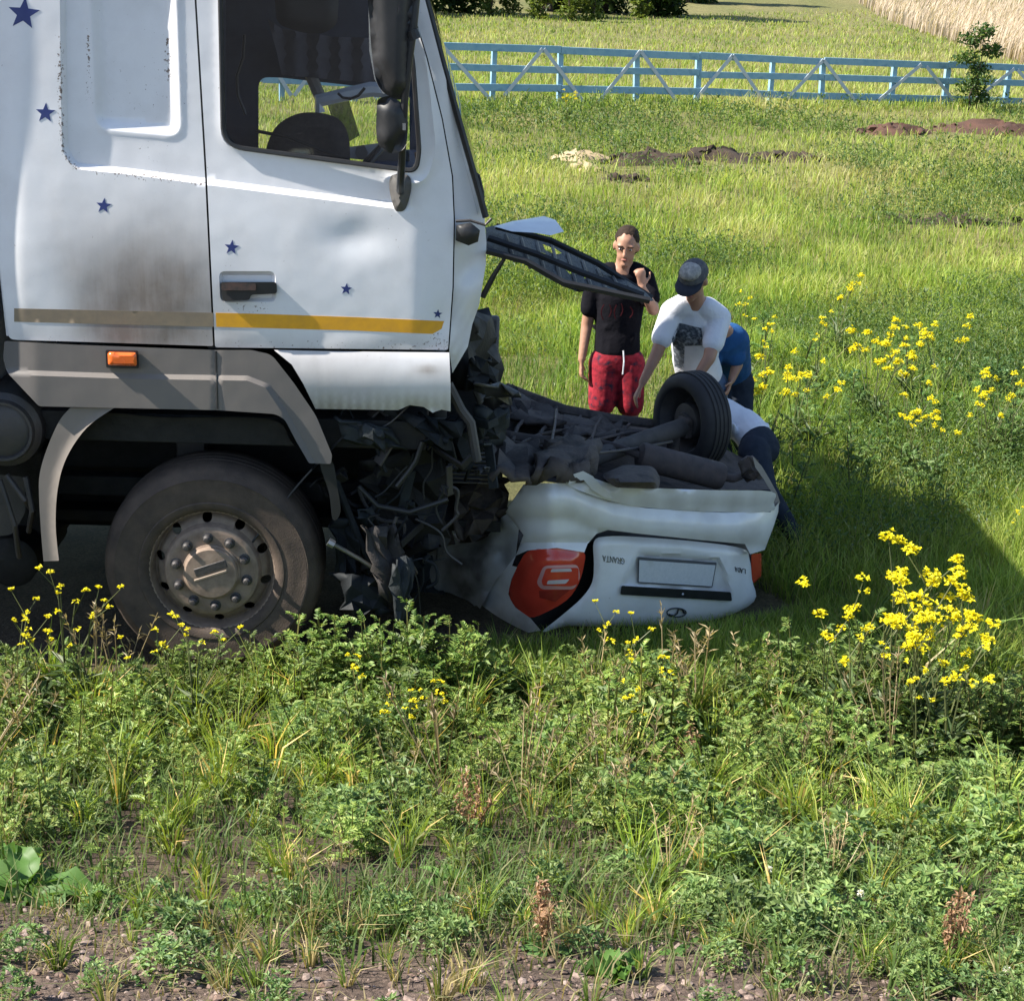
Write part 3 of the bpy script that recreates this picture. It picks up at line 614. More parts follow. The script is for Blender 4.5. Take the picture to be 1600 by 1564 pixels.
sheet('corner_lamp', [(713,352),(735,348),(750,360),(747,378),(732,384),(712,376)], T, MT['black'], truck, step=6, thick=.05, hf=lambda P:.01+.02*sstep(0,10,dist_poly(P,[(713,352),(735,348),(750,360),(747,378),(732,384),(712,376)])))
tube('wiper_stub', [T(x,y,-.1) for x,y in ((736,265),(748,275),(754,300),(756,335))], .008, MT['black'], truck, 6)
tube('bent_bracket', [T(x,y,.0) for x,y in ((712,346),(735,345),(758,352),(768,342))], .007, MT['steel'], truck, 6)
# ---- crushed front pieces of the truck: each crumpled piece its own part
def crumple(name, quad, m, parent, n=7, amp=.03, seed=0, th=.015, mapf=None):
    """quad: four (px,py,off) corners, jagged sheet between them"""
    rg = np.random.default_rng(seed); mp = mapf or T
    c = [mp(*q) for q in quad]; bm = bmesh.new(); g = []
    nrm = (c[1]-c[0]).cross(c[3]-c[0]).normalized()
    for i in range(n):
        row = []
        for j in range(n):
            s, t = i/(n-1), j/(n-1)
            p = (c[0]*(1-s)+c[1]*s)*(1-t)+(c[3]*(1-s)+c[2]*s)*t
            edge = i in (0,n-1) or j in (0,n-1)
            p = p + nrm*rg.normal(0, amp) + Vector(rg.normal(0, amp*(.7 if edge else .4), 3)); row.append(bm.verts.new(p))
        g.append(row)
    for i in range(n-1):
        for j in range(n-1):
            a,b,d,e = g[i][j],g[i+1][j],g[i+1][j+1],g[i][j+1]
            if rg.random()<.5: bm.faces.new((a,b,d)); bm.faces.new((a,d,e))
            else: bm.faces.new((a,b,e)); bm.faces.new((b,d,e))
    o = from_bm(name, bm, m, parent, sharp=25)
    s = o.modifiers.new('thick','SOLIDIFY'); s.thickness = th; s.offset = 0
    return o
GL = mat('black_torn_plastic', (.010,.012,.014), (.02,.023,.026), scale=12, rough=.7, spec=.2)
SLATE = mat('dusty_plastic', (.030,.036,.040), (.015,.018,.02), scale=14, rough=.65, bump=.3, spec=.25)
crumple('headlamp_shell', [(520,648,-.02),(610,672,-.05),(632,700,-.08),(540,690,-.05)], SLATE, truck, 6, .012, 1)
crumple('lamp_reflector', [(560,660,-.0),(600,672,-.0),(604,706,-.02),(566,690,-.02)], SLATE, truck, 5, .01, 2)
crumple('bumper_corner', [(640,648,-.05),(735,655,-.2),(730,740,-.3),(690,720,-.2)], GL, truck, 7, .03, 3)
crumple('bumper_fragment', [(705,665,-.3),(750,650,-.4),(738,730,-.45),(710,735,-.3)], SLATE, truck, 6, .015, 4)
crumple('washer_bottle', [(745,632,-.35),(795,640,-.45),(783,690,-.5),(735,700,-.4)], SLATE, truck, 6, .014, 5, th=.06)
crumple('front_crossmember', [(735,560,-.3),(770,565,-.5),(778,600,-.6),(725,610,-.35)], GL, truck, 6, .02, 6)
crumple('grille_fragment', [(740,595,-.2),(806,605,-.5),(800,632,-.6),(745,625,-.3)], MT['black'], truck, 6, .02, 7)
crumple('radiator', [(720,500,-.5),(752,485,-1.2),(775,600,-1.2),(715,610,-.5)], MT['grime'], truck, 7, .02, 8, th=.08)
crumple('intercooler_plate', [(560,720,-.3),(700,700,-.4),(700,860,-.4),(580,850,-.25)], MT['grime'], truck, 8, .03, 9)
crumple('step_shell', [(565,820,.0),(620,815,-.1),(650,945,-.05),(600,930,.02)], mat('scuffed_step',(.04,.034,.032),(.02,.018,.018),scale=9,rough=.7,bump=.4), truck, 7, .02, 10)
crumple('step_fragment', [(610,880,.04),(645,870,-.05),(640,970,.0),(622,975,.04)], SLATE, truck, 6, .014, 11)
crumple('torn_bracket', [(520,800,-.1),(570,830,-.15),(560,920,-.15),(525,900,-.1)], GL, truck, 6, .02, 12)
crumple('spoiler_fragment', [(530,900,.0),(600,905,-.05),(610,960,-.02),(540,965,.02)], GL, truck, 6, .02, 13)
tube('steering_rod', [T(517,848,.0),T(560,872,-.02),T(612,906,-.03)], .011, mat('greasy_rod',(.16,.15,.13),rough=.4,metal=.5), truck, 8)
tube('ball_joint', [T(513,846,.0),T(522,851,.0)], .021, MT['chrome'], truck, 8)
for k,pp in enumerate([((660,690),(650,720),(640,735),(620,760)),((600,640),(640,655),(665,680),(700,690)),((700,600),(720,640),(735,660),(745,720)),((560,760),(590,790),(640,800),(700,780)),((520,740),(540,790),(560,840),(590,900)),((600,820),(610,870),(630,900),(650,890))]):
    tube('torn_hose', [T(x,y,-.08-.04*(k%3)) for x,y in pp], .012+.006*(k%3), [MT['black'],GL,MT['steel']][k%3], truck, 8)
for k in range(16):
    rg = np.random.default_rng(50+k); x = rg.uniform(530,760); y = rg.uniform(650,900); s = rg.uniform(14,36); o=-.15-rg.uniform(0,.35)
    if x > 625 and y > 740: x -= 110
    crumple('debris_shard', [(x,y,o),(x+s,y+rg.uniform(-12,12),o-.05),(x+s*.8,y+s*rg.uniform(.4,1.2),o-.05),(x-6,y+s*.7,o)], [GL,MT['black'],SLATE,MT['grime']][k%4], truck, 4, .012, 60+k, th=.01)
# wires, brackets and a finned radiator core in the tangle
for k in range(30):
    rg = np.random.default_rng(300+k); x, y = rg.uniform(520,790), rg.uniform(590,900); pts = []
    if x > 700 and y > 780: x -= 120
    o = -rg.uniform(.02,.35); dx, dy = rg.normal(0,22), rg.normal(10,20)
    for q in range(5): pts.append((x,y,o)); x += dx+rg.normal(0,14); y += dy+rg.normal(0,14); o += rg.normal(0,.03); dx *= .8; dy += 4
    if max(p[0] for p in pts) > 735: continue
    sm = spline([(p[0],p[1]) for p in pts], 4, False); tube('loose_wire', [T(u,v,pts[0][2]) for u,v in sm], rg.choice([.0045,.006,.009]), [MT['black'],GL,MT['steel']][k%3], truck, 5)
for k in range(22):
    rg = np.random.default_rng(400+k); x, y, o = rg.uniform(520,780), rg.uniform(600,900), -rg.uniform(.1,.4)
    if x > 690 and y > 760: x -= 130
    e = Matrix.Rotation(rg.uniform(0,6.28),3,'Z')@Matrix.Rotation(rg.uniform(-.8,.8),3,'X')@Matrix.Rotation(rg.uniform(-1.5,1.5),3,'Y'); a,b,c = e@X, e@Y, e@Z; p = T(x,y,o); bm = bmesh.new(); l = rg.uniform(.08,.22)
    bm_box(bm, p, a, b, c, l, .012, rg.uniform(.03,.06)); bm_box(bm, p+a*l*.5+b*.03, a, b, c, .012, .07, .04); bmesh.ops.recalc_face_normals(bm, faces=bm.faces); from_bm('bent_bracket', bm, [MT['steel'],MT['grime'],SLATE][k%3], truck, bevel=.002)
bm = bmesh.new()
for k in range(16): bm_box(bm, T(705+k*.5,655+k*6.5,-.42)+TDIR*.0, TDIR, TN, (Z*.96+TDIR*.28).normalized(), .36, .03, .006)
bmesh.ops.recalc_face_normals(bm, faces=bm.faces); from_bm('radiator_core', bm, MT['steel'], truck)
# ============================================================ OVERTURNED CAR
PSI = math.radians(31)
CL = Vector((math.cos(PSI), math.sin(PSI), -.15)).normalized()             # across the tail, toward its far side
CF = Vector((-math.sin(PSI), math.cos(PSI), .03)); CF = (CF-CL*CF.dot(CL)).normalized()   # along the car toward its nose
CU = CL.cross(CF).normalized()
if CU.z < 0: CU = -CU
CN = -CF
R0 = at(830, 880, 8.25)
def Cr(px, py, n=0.0): return hit(px, py, R0+CN*n, CN)
UB = Cr(905, 745); 
def Cu(px, py, h=0.0): return hit(px, py, UB+CU*h, CU)
def Cs(px, py, s=0.0): return hit(px, py, R0-CL*s, CL)                      # near flank plane
car = root('overturned_car', (R0.x+.3, R0.y+.8, 0), 'crushed white sedan lying upside down under the front of the truck', 'car')
# tail: wraps round the near corner; offset falls away left of px 850
def wrap(u): return -.46*max(0, (872-u)/100.)**1.5
def Cb(u, v, h=0): return Cr(u, v, h+wrap(u))
lip = spline([(886,757),(890,744),(912,735),(930,748),(974,760),(1032,763),(1120,766),(1205,768),(1209,785),(1204,799),(1130,800),(1010,793),(951,782),(915,770)], 4)
bump_o = [(818,757),(850,755),(886,755),(915,771),(951,783),(1010,794),(1130,801),(1204,800),(1217,785),(1216,800),(1208,825),(1195,859),(1172,866),(1164,850),(1097,844),(1000,834),(950,828),(932,834),(918,850),(912,864),(870,857),(824,862),(806,870),(800,884),(772,911),(750,951),(760,966),(790,980),(822,988),(830,966),(805,949),(794,928),(799,905),(808,885),(800,884)]
bump_main = [(818,757),(850,755),(886,755),(915,771),(951,783),(1010,794),(1130,801),(1204,800),(1217,785),(1216,800),(1208,825),(1195,859),(1172,866),(1164,850),(1097,844),(1000,834),(950,828),(932,834),(918,850),(913,863),(870,856),(824,860),(806,868),(818,836),(790,800)]
def cb_h(P):
    top = np.interp(P[:,0],[818,886,951,1010,1130,1210],[757,757,783,794,801,797]); t = np.clip((P[:,1]-top)/55.,0,1)
    h = .05+.06*np.sin(t*math.pi*.8+.35)
    h += -.028*np.exp(-((P[:,1]-np.interp(P[:,0],[818,920,1160],[850,846,846]))/7.)**2)*(P[:,0]<925)
    h += .004*np.sin(P[:,0]*.05+1)+.003*np.sin(P[:,0]*.17)
    return h - .14*np.clip((P[:,0]-1160)/55.,0,1)**2
cdirt = lambda P: np.clip(.07+.9*np.clip(fbm(P[:,0],P[:,1],38,7)-.52,0,1)+.75*np.exp(-((P[:,0]-770)/45.)**2-((P[:,1]-830)/60.)**2)+.3*sstep(930,985,P[:,1])*sstep(840,760,P[:,0]),0,1)
bmp = sheet('rear_bumper', bump_main, Cb, MT['carwhite'], car, step=6, hf=cb_h, thick=.015, attrs={'dirt':cdirt})
sheet('bumper_lip', lip, lambda u,v,h:Cb(u,v,h), MT['carwhite'], car, step=6, thick=.02, hf=lambda P:.075+.012*np.sin(P[:,0]*.11)*(P[:,1]<765)-.12*np.clip((P[:,0]-1165)/45.,0,1)**2+.03*np.sin(np.clip((P[:,1]-745)/50.,0,1)*3.1), attrs={'dirt':lambda P:.16+.2*np.abs(np.sin(P[:,0]*.07))})
# near corner below the lamp and crumpled flank
cornr = [(806,868),(800,884),(808,886),(799,905),(794,928),(805,949),(829,966),(845,985),(822,989),(790,980),(762,968),(750,951),(772,911)]
sheet('lamp_surround', cornr, Cb, MT['carwhite'], car, step=6, thick=.015, hf=lambda P:.05+.008*np.sin(P[:,1]*.1), attrs={'dirt':lambda P:np.clip(.12+.8*np.clip(fbm(P[:,0],P[:,1],20,4)-.48,0,1)+.45*sstep(930,985,P[:,1]),0,1)})
qp = [(818,757),(806,868),(772,911),(750,951),(745,946),(700,958),(668,958),(664,900),(668,864),(700,852),(747,846),(762,838),(790,798)]
rgq = np.random.default_rng(5); qn = [(rgq.uniform(670,815),rgq.uniform(770,950),rgq.uniform(6,26),rgq.normal(0,.035)) for _ in range(60)]
def q_h(P):
    h = np.zeros(len(P))
    for x,y,r,a in qn: h += a*np.exp(-((P[:,0]-x)**2+(P[:,1]-y)**2)/r**2)
    return h
def Cq(u,v,h): 
    a = Cb(u,v,.05) if u>800 else None
    w = min(1,max(0,(812-u)/50.)); p = Cb(max(u,790),v,.05); d = ray(u,v)
    y = p.y + max(0,790-u)*.0035
    return at(u, v, y-h)
MT['dirty_shaded_white'] = paint('dirty_shaded_white_paint', (.62,.62,.62), dirtc=(.105,.098,.092), rough=.5, coat=.1, dents=.9)
sheet('rear_wing', qp, Cq, MT['dirty_shaded_white'], car, step=5, thick=.012, hf=q_h, sharp=30, attrs={'dirt':lambda P:np.clip(.10+.55*sstep(815,740,P[:,0])+.9*np.clip(fbm(P[:,0],P[:,1],22,3)-.45,0,1)+.2*sstep(860,830,P[:,1])*sstep(770,800,P[:,0])*0,0,1)})  # colour darkens leftward for grime and for the flank's shade together
# tail lamp
tl = spline([(824,862),(850,857),(890,857),(912,863),(913,880),(904,912),(885,938),(850,958),(828,964),(806,949),(795,928),(800,905),(811,880)],3)
lamp = sheet('tail_light', tl, Cb, MT['redlens'], car, step=5, thick=.03, hf=lambda P:.055+.03*sstep(0,22,dist_poly(P,tl)))
ins_ = rounded([(849,884),(903,882),(907,903),(897,921),(846,921),(838,911)],7)
lens = sheet('clear_lens', ins_, Cb, MT['clearlens'], lamp, step=4, thick=.012, hf=lambda P:.095+.005*sstep(0,7,dist_poly(P,ins_)))
sheet('reflector_bar', rounded([(853,888),(904,887),(904,912),(893,916),(848,915),(846,908)],4), Cb, MT['redlens'], lens, step=4, thick=.01, hf=lambda P:.104+0*P[:,0])
for q_ in ([(862,889),(892,888),(894,893),(860,894)],[(856,907),(890,905),(884,912),(854,913)]): sheet('reversing_lens', rounded(q_,2), Cb, mat('milky_lens',(.6,.52,.52),rough=.2), lens, step=4, thick=.01, hf=lambda P:.108+0*P[:,0])
sheet('lower_lens', [(842,923),(890,922),(868,940),(843,934)], Cb, mat('dark_red_lens',(.28,.03,.02),rough=.2), lamp, step=4, thick=.012, hf=lambda P:.09+0*P[:,0])
sheet('tail_light', rounded([(1174,866),(1190,864),(1190,900),(1178,912),(1174,905)],3), lambda u,v,h:Cr(u,v,h), MT['redlens'], car, step=4, thick=.05, hf=lambda P:-.02-.1*np.clip((P[:,0]-1170)/20,0,1))
# boot lid
lid = spline([(928,846),(948,838),(1000,839),(1097,847),(1160,857),(1171,873),(1175,905),(1178,940),(1120,967),(1032,976),(940,979),(886,978),(848,987),(876,963),(908,935),(925,910),(928,880)],4)
plr = rounded([(998,860),(1124,870),(1134,884),(1146,938),(966,918)],6)
def lid_h(P):
    h = .03+.04*np.sin(np.clip((P[:,1]-840)/140.,0,1)*2.6); h += -.02*sstep(10,0,dist_poly(P,lid))
    d = dist_poly(P,plr); h += np.where(inside(P,plr), -.035*sstep(0,9,d), 0)
    return h - .06*np.clip((P[:,0]-1140)/40.,0,1)**2 - .05*np.clip((935-P[:,0])/60.,0,1) + .004*np.sin(P[:,0]*.06+P[:,1]*.04)
boot = sheet('boot_lid', lid, Cr, MT['carwhite'], car, step=6, hf=lid_h, thick=.02, attrs={'dirt':lambda P:np.clip(.05+.8*np.clip(fbm(P[:,0],P[:,1],34,9)-.54,0,1)+.15*sstep(940,980,P[:,1]),0,1)})
pl = sheet('number_plate', rounded([(997,870),(1120,879),(1113,918),(996,911)],2), Cr, mat('plate_frame',(.10,.105,.115),rough=.5), boot, step=8, thick=.008, hf=lambda P:lid_h(P)*.0+.05)
sheet('plate_face', [(999,875),(1118,883),(1112,916),(998,909)], Cr, MT['platem'], pl, step=8, thick=.004, hf=lambda P:.055+0*P[:,0])
sheet('handle_trim', rounded([(971,915),(1142,925),(1144,939),(969,929)],3), Cr, MT['black'], boot, step=5, thick=.02, hf=lambda P:.085+0*P[:,0])
tube('boot_lock', [Cr(1067,928,.085),Cr(1067,928,.09)], .006, MT['chrome'], boot, 8)
em = bmesh.new(); bm_tube(em, [Cr(1057+15*math.cos(k*math.pi/9), 957+7*math.sin(k*math.pi/9), .074) for k in range(19)], .004, 6)
bm_tube(em, [Cr(x,y,.076) for x,y in ((1046,960),(1053,962),(1058,958),(1060,951),(1066,952),(1069,958))], .006, 6)
from_bm('badge', em, mat('dark_badge',(.05,.055,.06),rough=.3,metal=.5), boot)
STROKES = {'G':[[(1,.8),(.6,1),(.2,.9),(0,.5),(.2,.1),(.7,0),(1,.2),(1,.5),(.6,.5)]],'R':[[(0,0),(0,1),(.8,.95),(.9,.7),(.7,.5),(0,.5)],[(.5,.5),(1,0)]],'A':[[(0,0),(.5,1),(1,0)],[(.2,.35),(.8,.35)]],'N':[[(0,0),(0,1),(1,0),(1,1)]],'T':[[(0,1),(1,1)],[(.5,1),(.5,0)]],'L':[[(0,1),(0,0),(1,0)]],'D':[[(0,0),(0,1),(.7,.9),(1,.5),(.7,.1),(0,0)]]}
def word(txt, x0, y0, x1, y1, hpx, n):
    """badge lettering, upside down like the car: runs from right to left"""
    bm = bmesh.new(); k = len(txt)
    for i, ch in enumerate(txt):
        for st in STROKES[ch]:
            pts = []
            for a, b in st:
                s = (i+.1+.75*a)/k; px = x1+(x0-x1)*s; py = y1+(y0-y1)*s - hpx*.5 + hpx*b; pts.append(Cr(px, py, n(px,py)))
            bm_tube(bm, pts, .0026, 5)
    return bm
nf = lambda x,y: float(lid_h(np.array([[x,y]]))[0])+.002
from_bm('lettering', word('GRANTA', 941, 872, 976, 877, 9, nf), MT['chrome'], boot)
from_bm('lettering', word('LADA', 1148, 889, 1165, 893, 7, nf), mat('dark_lettering',(.08,.085,.09),rough=.35), boot)
MT['inner'] = mat('bare_inner_steel',(.16,.16,.165),(.09,.09,.09),rough=.6)
sheet('gap_shade_plate', [(905,855),(932,843),(936,905),(915,940),(870,975),(838,990),(826,966),(880,940)], Cr, MT['grime'], car, step=8, thick=.01, hf=lambda P:-.09+0*P[:,0])  # dark plate put in as the shade of the gap beside the lamp
# inner body, dark gap behind the panels, crushed roof and cabin underneath
crumple('inner_panel', [(880,790,-.12),(1185,800,-.12),(1160,955,-.12),(870,965,-.14)], MT['inner'], car, 8, .01, 20, mapf=lambda u,v,h:Cr(u,v,h))
Hc = .78
crumple('crushed_roof', [(800,950,-.55),(1160,925,-.45),(1090,860,-1.6),(700,890,-1.5)], MT['under'], car, 9, .04, 21, mapf=lambda u,v,h:Vector((Cr(u,v,min(h,0)).x,Cr(u,v,min(h,0)).y,.10)))
# underbody
ub = [(760,588),(800,606),(830,628),(900,642),(1020,664),(1110,690),(1160,715),(1212,765),(1120,766),(960,762),(912,740),(886,757),(824,748),(738,703),(670,664),(650,620),(720,590)]
def ub_h(P):
    rg = np.random.default_rng(3); h = np.zeros(len(P))
    # ribs pressed along the length of the floor
    a = (P[:,0]-700)*.28-(P[:,1]-600); h += .012*np.sin(a*.16)*sstep(960,880,P[:,0])
    for _ in range(30):
        x,y = rg.uniform(620,1000), rg.uniform(620,820); h += rg.normal(0,.03)*np.exp(-((P[:,0]-x)**2+((P[:,1]-y)*1.8)**2)/30**2)
    return h-.05-.10*sstep(860,960,P[:,0])*sstep(690,740,P[:,1])
sheet('floor_pan', ub, Cu, MT['under'], car, step=8, thick=.02, hf=ub_h, sharp=25, jitter=.2)
for k,(pp,w) in enumerate([(((1035,664),(960,655),(880,640),(790,606)),.035),(((1010,678),(930,672),(860,662),(790,650)),.028),(((960,700),(900,690),(840,688),(790,680)),.03),(((930,668),(880,672),(840,680),(800,700)),.016)]):
    tube('chassis_rail', [Cu(x,y,.015) for x,y in pp], w, MT['under'], car, 8, .6)
crumple('floor_plate', [(800,612,.03),(870,640,.03),(880,672,.02),(795,650,.03)], MT['under'], car, 6, .018, 30, mapf=Cu)
crumple('floor_plate', [(880,648,.03),(980,662,.03),(960,682,.02),(880,680,.02)], MT['under'], car, 6, .014, 31, mapf=Cu)
crumple('heat_shield', [(760,690,.05),(840,700,.05),(830,745,.03),(770,740,.03)], MT['under'], car, 6, .02, 32, mapf=Cu, th=.03)
crumple('fuel_tank', [(850,700,.08),(935,694,.08),(925,735,.06),(830,742,.04)], MT['under'], car, 7, .012, 33, mapf=Cu, th=.10)
crumple('sill_plate', [(750,590,.02),(800,610,.02),(835,632,.02),(780,632,.0)], SLATE, car, 6, .02, 34, mapf=Cu)
# spare wheel well
sw_ = rounded([(938,742),(975,726),(1022,728),(1032,748),(1030,764),(960,762)],10)
sheet('spare_wheel_well', sw_, lambda u,v,h:Cu(u,v,h), MT['under'], car, step=6, thick=.1, hf=lambda P:.02+.06*sstep(0,12,dist_poly(P,sw_)))
# rear axle beam, wheel, muffler
far_hub = at(1066, 668, 9.72)
beam0 = at(858, 748, 8.75)
beam0 = at(872,738,8.72); ax = tube('axle_beam', [beam0, beam0.lerp(far_hub,.33)+Z*.01, beam0.lerp(far_hub,.66)+Z*.01, far_hub], [.056,.05,.05,.055], mat('dusty_axle',(.085,.075,.07),(.05,.045,.043),scale=9,rough=.85), car, 14)
WAX = Vector((math.cos(math.radians(33)), math.sin(math.radians(33)), -.02)).normalized()
wcn = at(1080, 657, 9.80)
cw = lathe('rear_wheel', wcn, -WAX, [(.185,.055),(.20,.088),(.215,.094),(.255,.090),(.278,.065),(.288,.03),(.288,-.055),(.278,-.08),(.25,-.095),(.2,-.09)], MT['cartyre'], car, n=56, sharp=50)
bm = bmesh.new()
for k in range(4): bm_lathe(bm, wcn, -WAX, [(.2885,.045-.03*k),(.2935,.043-.03*k),(.2935,.026-.03*k),(.2885,.024-.03*k)], 56)
bmesh.ops.recalc_face_normals(bm, faces=bm.faces); from_bm('tread_rib', bm, MT['cartyre'], cw)
lathe('rim', wcn, -WAX, [(.0,-.02),(.06,-.02),(.12,-.035),(.15,-.045),(.16,.0),(.175,.05),(.19,.075),(.195,.085)], MT['steel'], cw, n=40)
lathe('brake_drum', wcn, -WAX, [(0,.07),(.05,.07),(.055,.05),(.105,.045),(.11,.03),(.11,-.03)], MT['steel'], cw, n=32)
box('hub_plate', far_hub+WAX*.02, (.05,.10,.12), MT['under'], car, WAX, WAX.cross(Z).normalized(), Z, bevel=.012)
box('trailing_arm', far_hub.lerp(at(1040,690,9.6),.5)-Z*.03, (.06,.07,.2), MT['under'], car, WAX, WAX.cross(Z).normalized(), Z, bevel=.015)
cs0, cs1 = at(1046,700,9.5), at(1052,655,9.52); cax = (cs1-cs0).normalized(); ca1 = cax.orthogonal().normalized(); ca2 = cax.cross(ca1)
for k,pp in enumerate([((1030,672),(980,676),(920,690),(860,700),(800,690)),((1050,690),(1000,700),(960,705),(900,712),(850,720)),((940,652),(930,668),(925,684),(930,700)),((870,640),(868,660),(862,690),(858,715))]): tube('brake_pipe', [Cu(x,y,.05) for x,y in pp], .008, [MT['rust'],MT['steel']][k%2], car, 6)
for k in range(5): x0 = 830+k*38; tube('floor_rib', [Cu(x0,640+k*6,.01), Cu(x0-22,668+k*6,.01), Cu(x0-30,690+k*4,.01)], .018, MT['under'], car, 6, .6)
m0, m1 = at(1000,712,9.05), at(1128,745,9.15)
mdir = (m1-m0).normalized()
lathe('muffler', m0, mdir, [(0,-.01),(.05,-.012),(.072,.0),(.078,.02),(.078,(m1-m0).length*.5),(.078,(m1-m0).length-.02),(.07,(m1-m0).length),(.03,(m1-m0).length+.01),(0,(m1-m0).length+.012)], MT['rust'], car, n=28)
tube('exhaust_pipe', [m1-mdir*.01, at(1146,748,9.16), at(1160,742,9.2), at(1176,738,9.25), at(1188,744,9.2)], .024, MT['rust'], car, 10)
tube('exhaust_pipe', [m0, at(970,700,9.1), at(930,690,9.15), at(880,700,9.0), at(820,690,9.2)], .022, MT['rust'], car, 10)
crumple('bumper_bracket', [(1153,718,-.05),(1176,712,-.05),(1192,742,.0),(1165,752,-.05)], MT['under'], car, 5, .01, 35, mapf=lambda u,v,h:Cr(u,v,h-.1))
ec = [(1176,713),(1190,728),(1202,748),(1214,770),(1219,785),(1212,800),(1206,790),(1205,768),(1194,750),(1180,730)]
sheet('bumper_end_edge', ec, lambda u,v,h:Cr(u,v,h), mat('bare_bumper_plastic',(.28,.26,.25),(.2,.18,.17),rough=.6), car, step=6, thick=.02, hf=lambda P:-.03-.06*np.clip((P[:,0]-1160)/55.,0,1)**2)
ec2 = [(888,757),(893,742),(911,736),(926,744),(944,764),(960,780),(945,778),(926,766),(912,750),(902,752)]
sheet('lip_edge', ec2, lambda u,v,h:Cb(u,v,h), MT['carwhite'], car, step=5, thick=.015, hf=lambda P:.12+0*P[:,0], attrs={'dirt':lambda P:.35+0*P[:,0]})
# flattened cabin shell left of the tail, lying under the truck's nose
crumple('rear_door', [(600,840,-1.25),(700,825,-1.35),(690,950,-1.2),(610,965,-1.1)], SLATE, car, 8, .03, 36)
crumple('door_skin', [(540,790,-1.3),(720,760,-1.5),(700,950,-1.3),(540,960,-1.2)], MT['under'], car, 8, .04, 37)
crumple('wheel_house', [(700,760,-.75),(800,742,-.9),(790,800,-.8),(720,850,-.7)], MT['under'], car, 7, .03, 38)
# ============================================================ FENCE
def FY(px): return None
f_l, f_r = on_z(730,160), on_z(1500,166)
fd = Vector((f_r.x-f_l.x, f_r.y-f_l.y, 0)).normalized(); fn_ = Vector((fd.y,-fd.x,0)); fp0 = Vector((f_l.x,f_l.y,0))
def Fp(px, py, off=0): return hit(px, py, fp0+fn_*off, fn_)
FB = mat('faded_blue_paint', (.15,.30,.42), (.23,.38,.48), scale=2.2, rough=.8, bump=.2, c3=(.11,.22,.32))
FW = mat('whitewashed_batten', (.50,.54,.58), (.36,.42,.48), scale=4, rough=.75)
fc = Fp(1100,165); fence = root('fence', (fc.x, fc.y, float(gz(fc.x,fc.y))), 'blue painted timber fence with pale zigzag battens crossing the field', 'fence')
for px,yt in ((210,58),(330,62),(440,66),(555,70),(665,72),(772,77),(877,76),(997,84),(1093,88),(1208,93),(1288,94),(1398,101),(1482,100),(1577,108),(1690,112),(1800,116)):
    t = Fp(px, yt, -.045); g = float(gz(t.x,t.y)); h = t.z-g+.3
    tz = (Z+fd*RNG.normal(0,.02)+fn_*RNG.normal(0,.015)).normalized(); h += RNG.normal(0,.02); box('post', Vector((t.x,t.y,g-.3+h/2)), (.14*RNG.uniform(.85,1.15),.10,h), FB, fence, fd, fn_, tz, bevel=.01)
def rail(pts, w):
    for (a,ya),(b,yb) in zip(pts, pts[1:]):
        A, B = Fp(a,ya+RNG.normal(0,1.1),.03), Fp(b,yb+RNG.normal(0,1.1),.03); d = (B-A); L = d.length; d.normalize(); up = fn_.cross(d); 
        box('rail', (A+B)/2, (L-.006,.035,w), FB, fence, d, fn_, up, bevel=.006)
rail([(150,50),(410,60),(690,72),(877,79),(1093,87),(1288,95),(1482,102),(1650,108),(1820,115)], .17)
rail([(150,82),(410,92),(690,104),(877,109),(1093,117),(1288,122),(1482,128),(1650,133),(1820,139)], .16)
rail([(150,112),(410,123),(690,136),(877,140),(1093,145),(1288,151),(1482,156),(1650,160),(1820,165)], .17)
rail([(780,164),(900,165),(1000,170),(1085,168)], .10)
for (x0,y0,x1,y1) in ((690,70,772,163),(788,150,848,77),(850,77,912,160),(935,160,1001,80),(1001,80,1058,160),(1085,158,1145,87),(1145,87,1192,157),(1228,157,1287,94),(1287,94,1343,168),(1372,158,1440,101),(1448,105,1492,160),(1515,163,1585,108),(1590,110,1640,165),(460,150,520,67),(520,67,590,155),(400,60,455,150)):
    A, B = Fp(x0,y0,.065), Fp(x1,y1,.065); d = (B-A); L = d.length; d.normalize()
    box('batten', (A+B)/2, (L,.022,.085), FW, fence, d, fn_, fn_.cross(d), bevel=0)
# ============================================================ GRASS AND WEEDS (numpy triangle builders)
class TB:
    def __init__(s): s.V=[]; s.T=[]; s.C=[]; s.n=0
    def add(s, V, T, C): s.V.append(V); s.T.append(T+s.n); s.C.append(C); s.n += len(V)
    def arr(s): return np.concatenate(s.V), np.concatenate(s.T), np.concatenate(s.C)
    def build(s, name, m, parent=None, loc=(0,0,0)):
        V,T,C = s.arr(); return tri_mesh(name, V, T, C, m, parent, loc)
def blades(P, h, w, lean, az, col, tip=1.25, az2=None):
    """P(n,3) h,w,lean,az (n) col(n,3): 3-triangle curved blades"""
    n = len(P); s = np.column_stack([-np.sin(az), np.cos(az), np.zeros(n)]); 
    la = az2 if az2 is not None else az; d = np.column_stack([np.cos(la), np.sin(la), np.zeros(n)]); up = np.array([0,0,1.])
    m = P + up*(h*.55)[:,None] + d*(lean*.28)[:,None]; t = P + up*(h*(1-.35*np.minimum(1,(lean/np.maximum(h,1e-3))**2)))[:,None] + d*lean[:,None]
    hw = (w*.5)[:,None]
    V = np.stack([P-s*hw, P+s*hw, m-s*hw*.8, m+s*hw*.8, t], 1).reshape(-1,3)
    b = (np.arange(n)*5)[:,None,None]; T = (np.array([[0,1,3],[0,3,2],[2,3,4]])[None]+b).reshape(-1,3)
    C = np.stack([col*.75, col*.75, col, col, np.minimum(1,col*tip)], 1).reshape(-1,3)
    return V, T, C
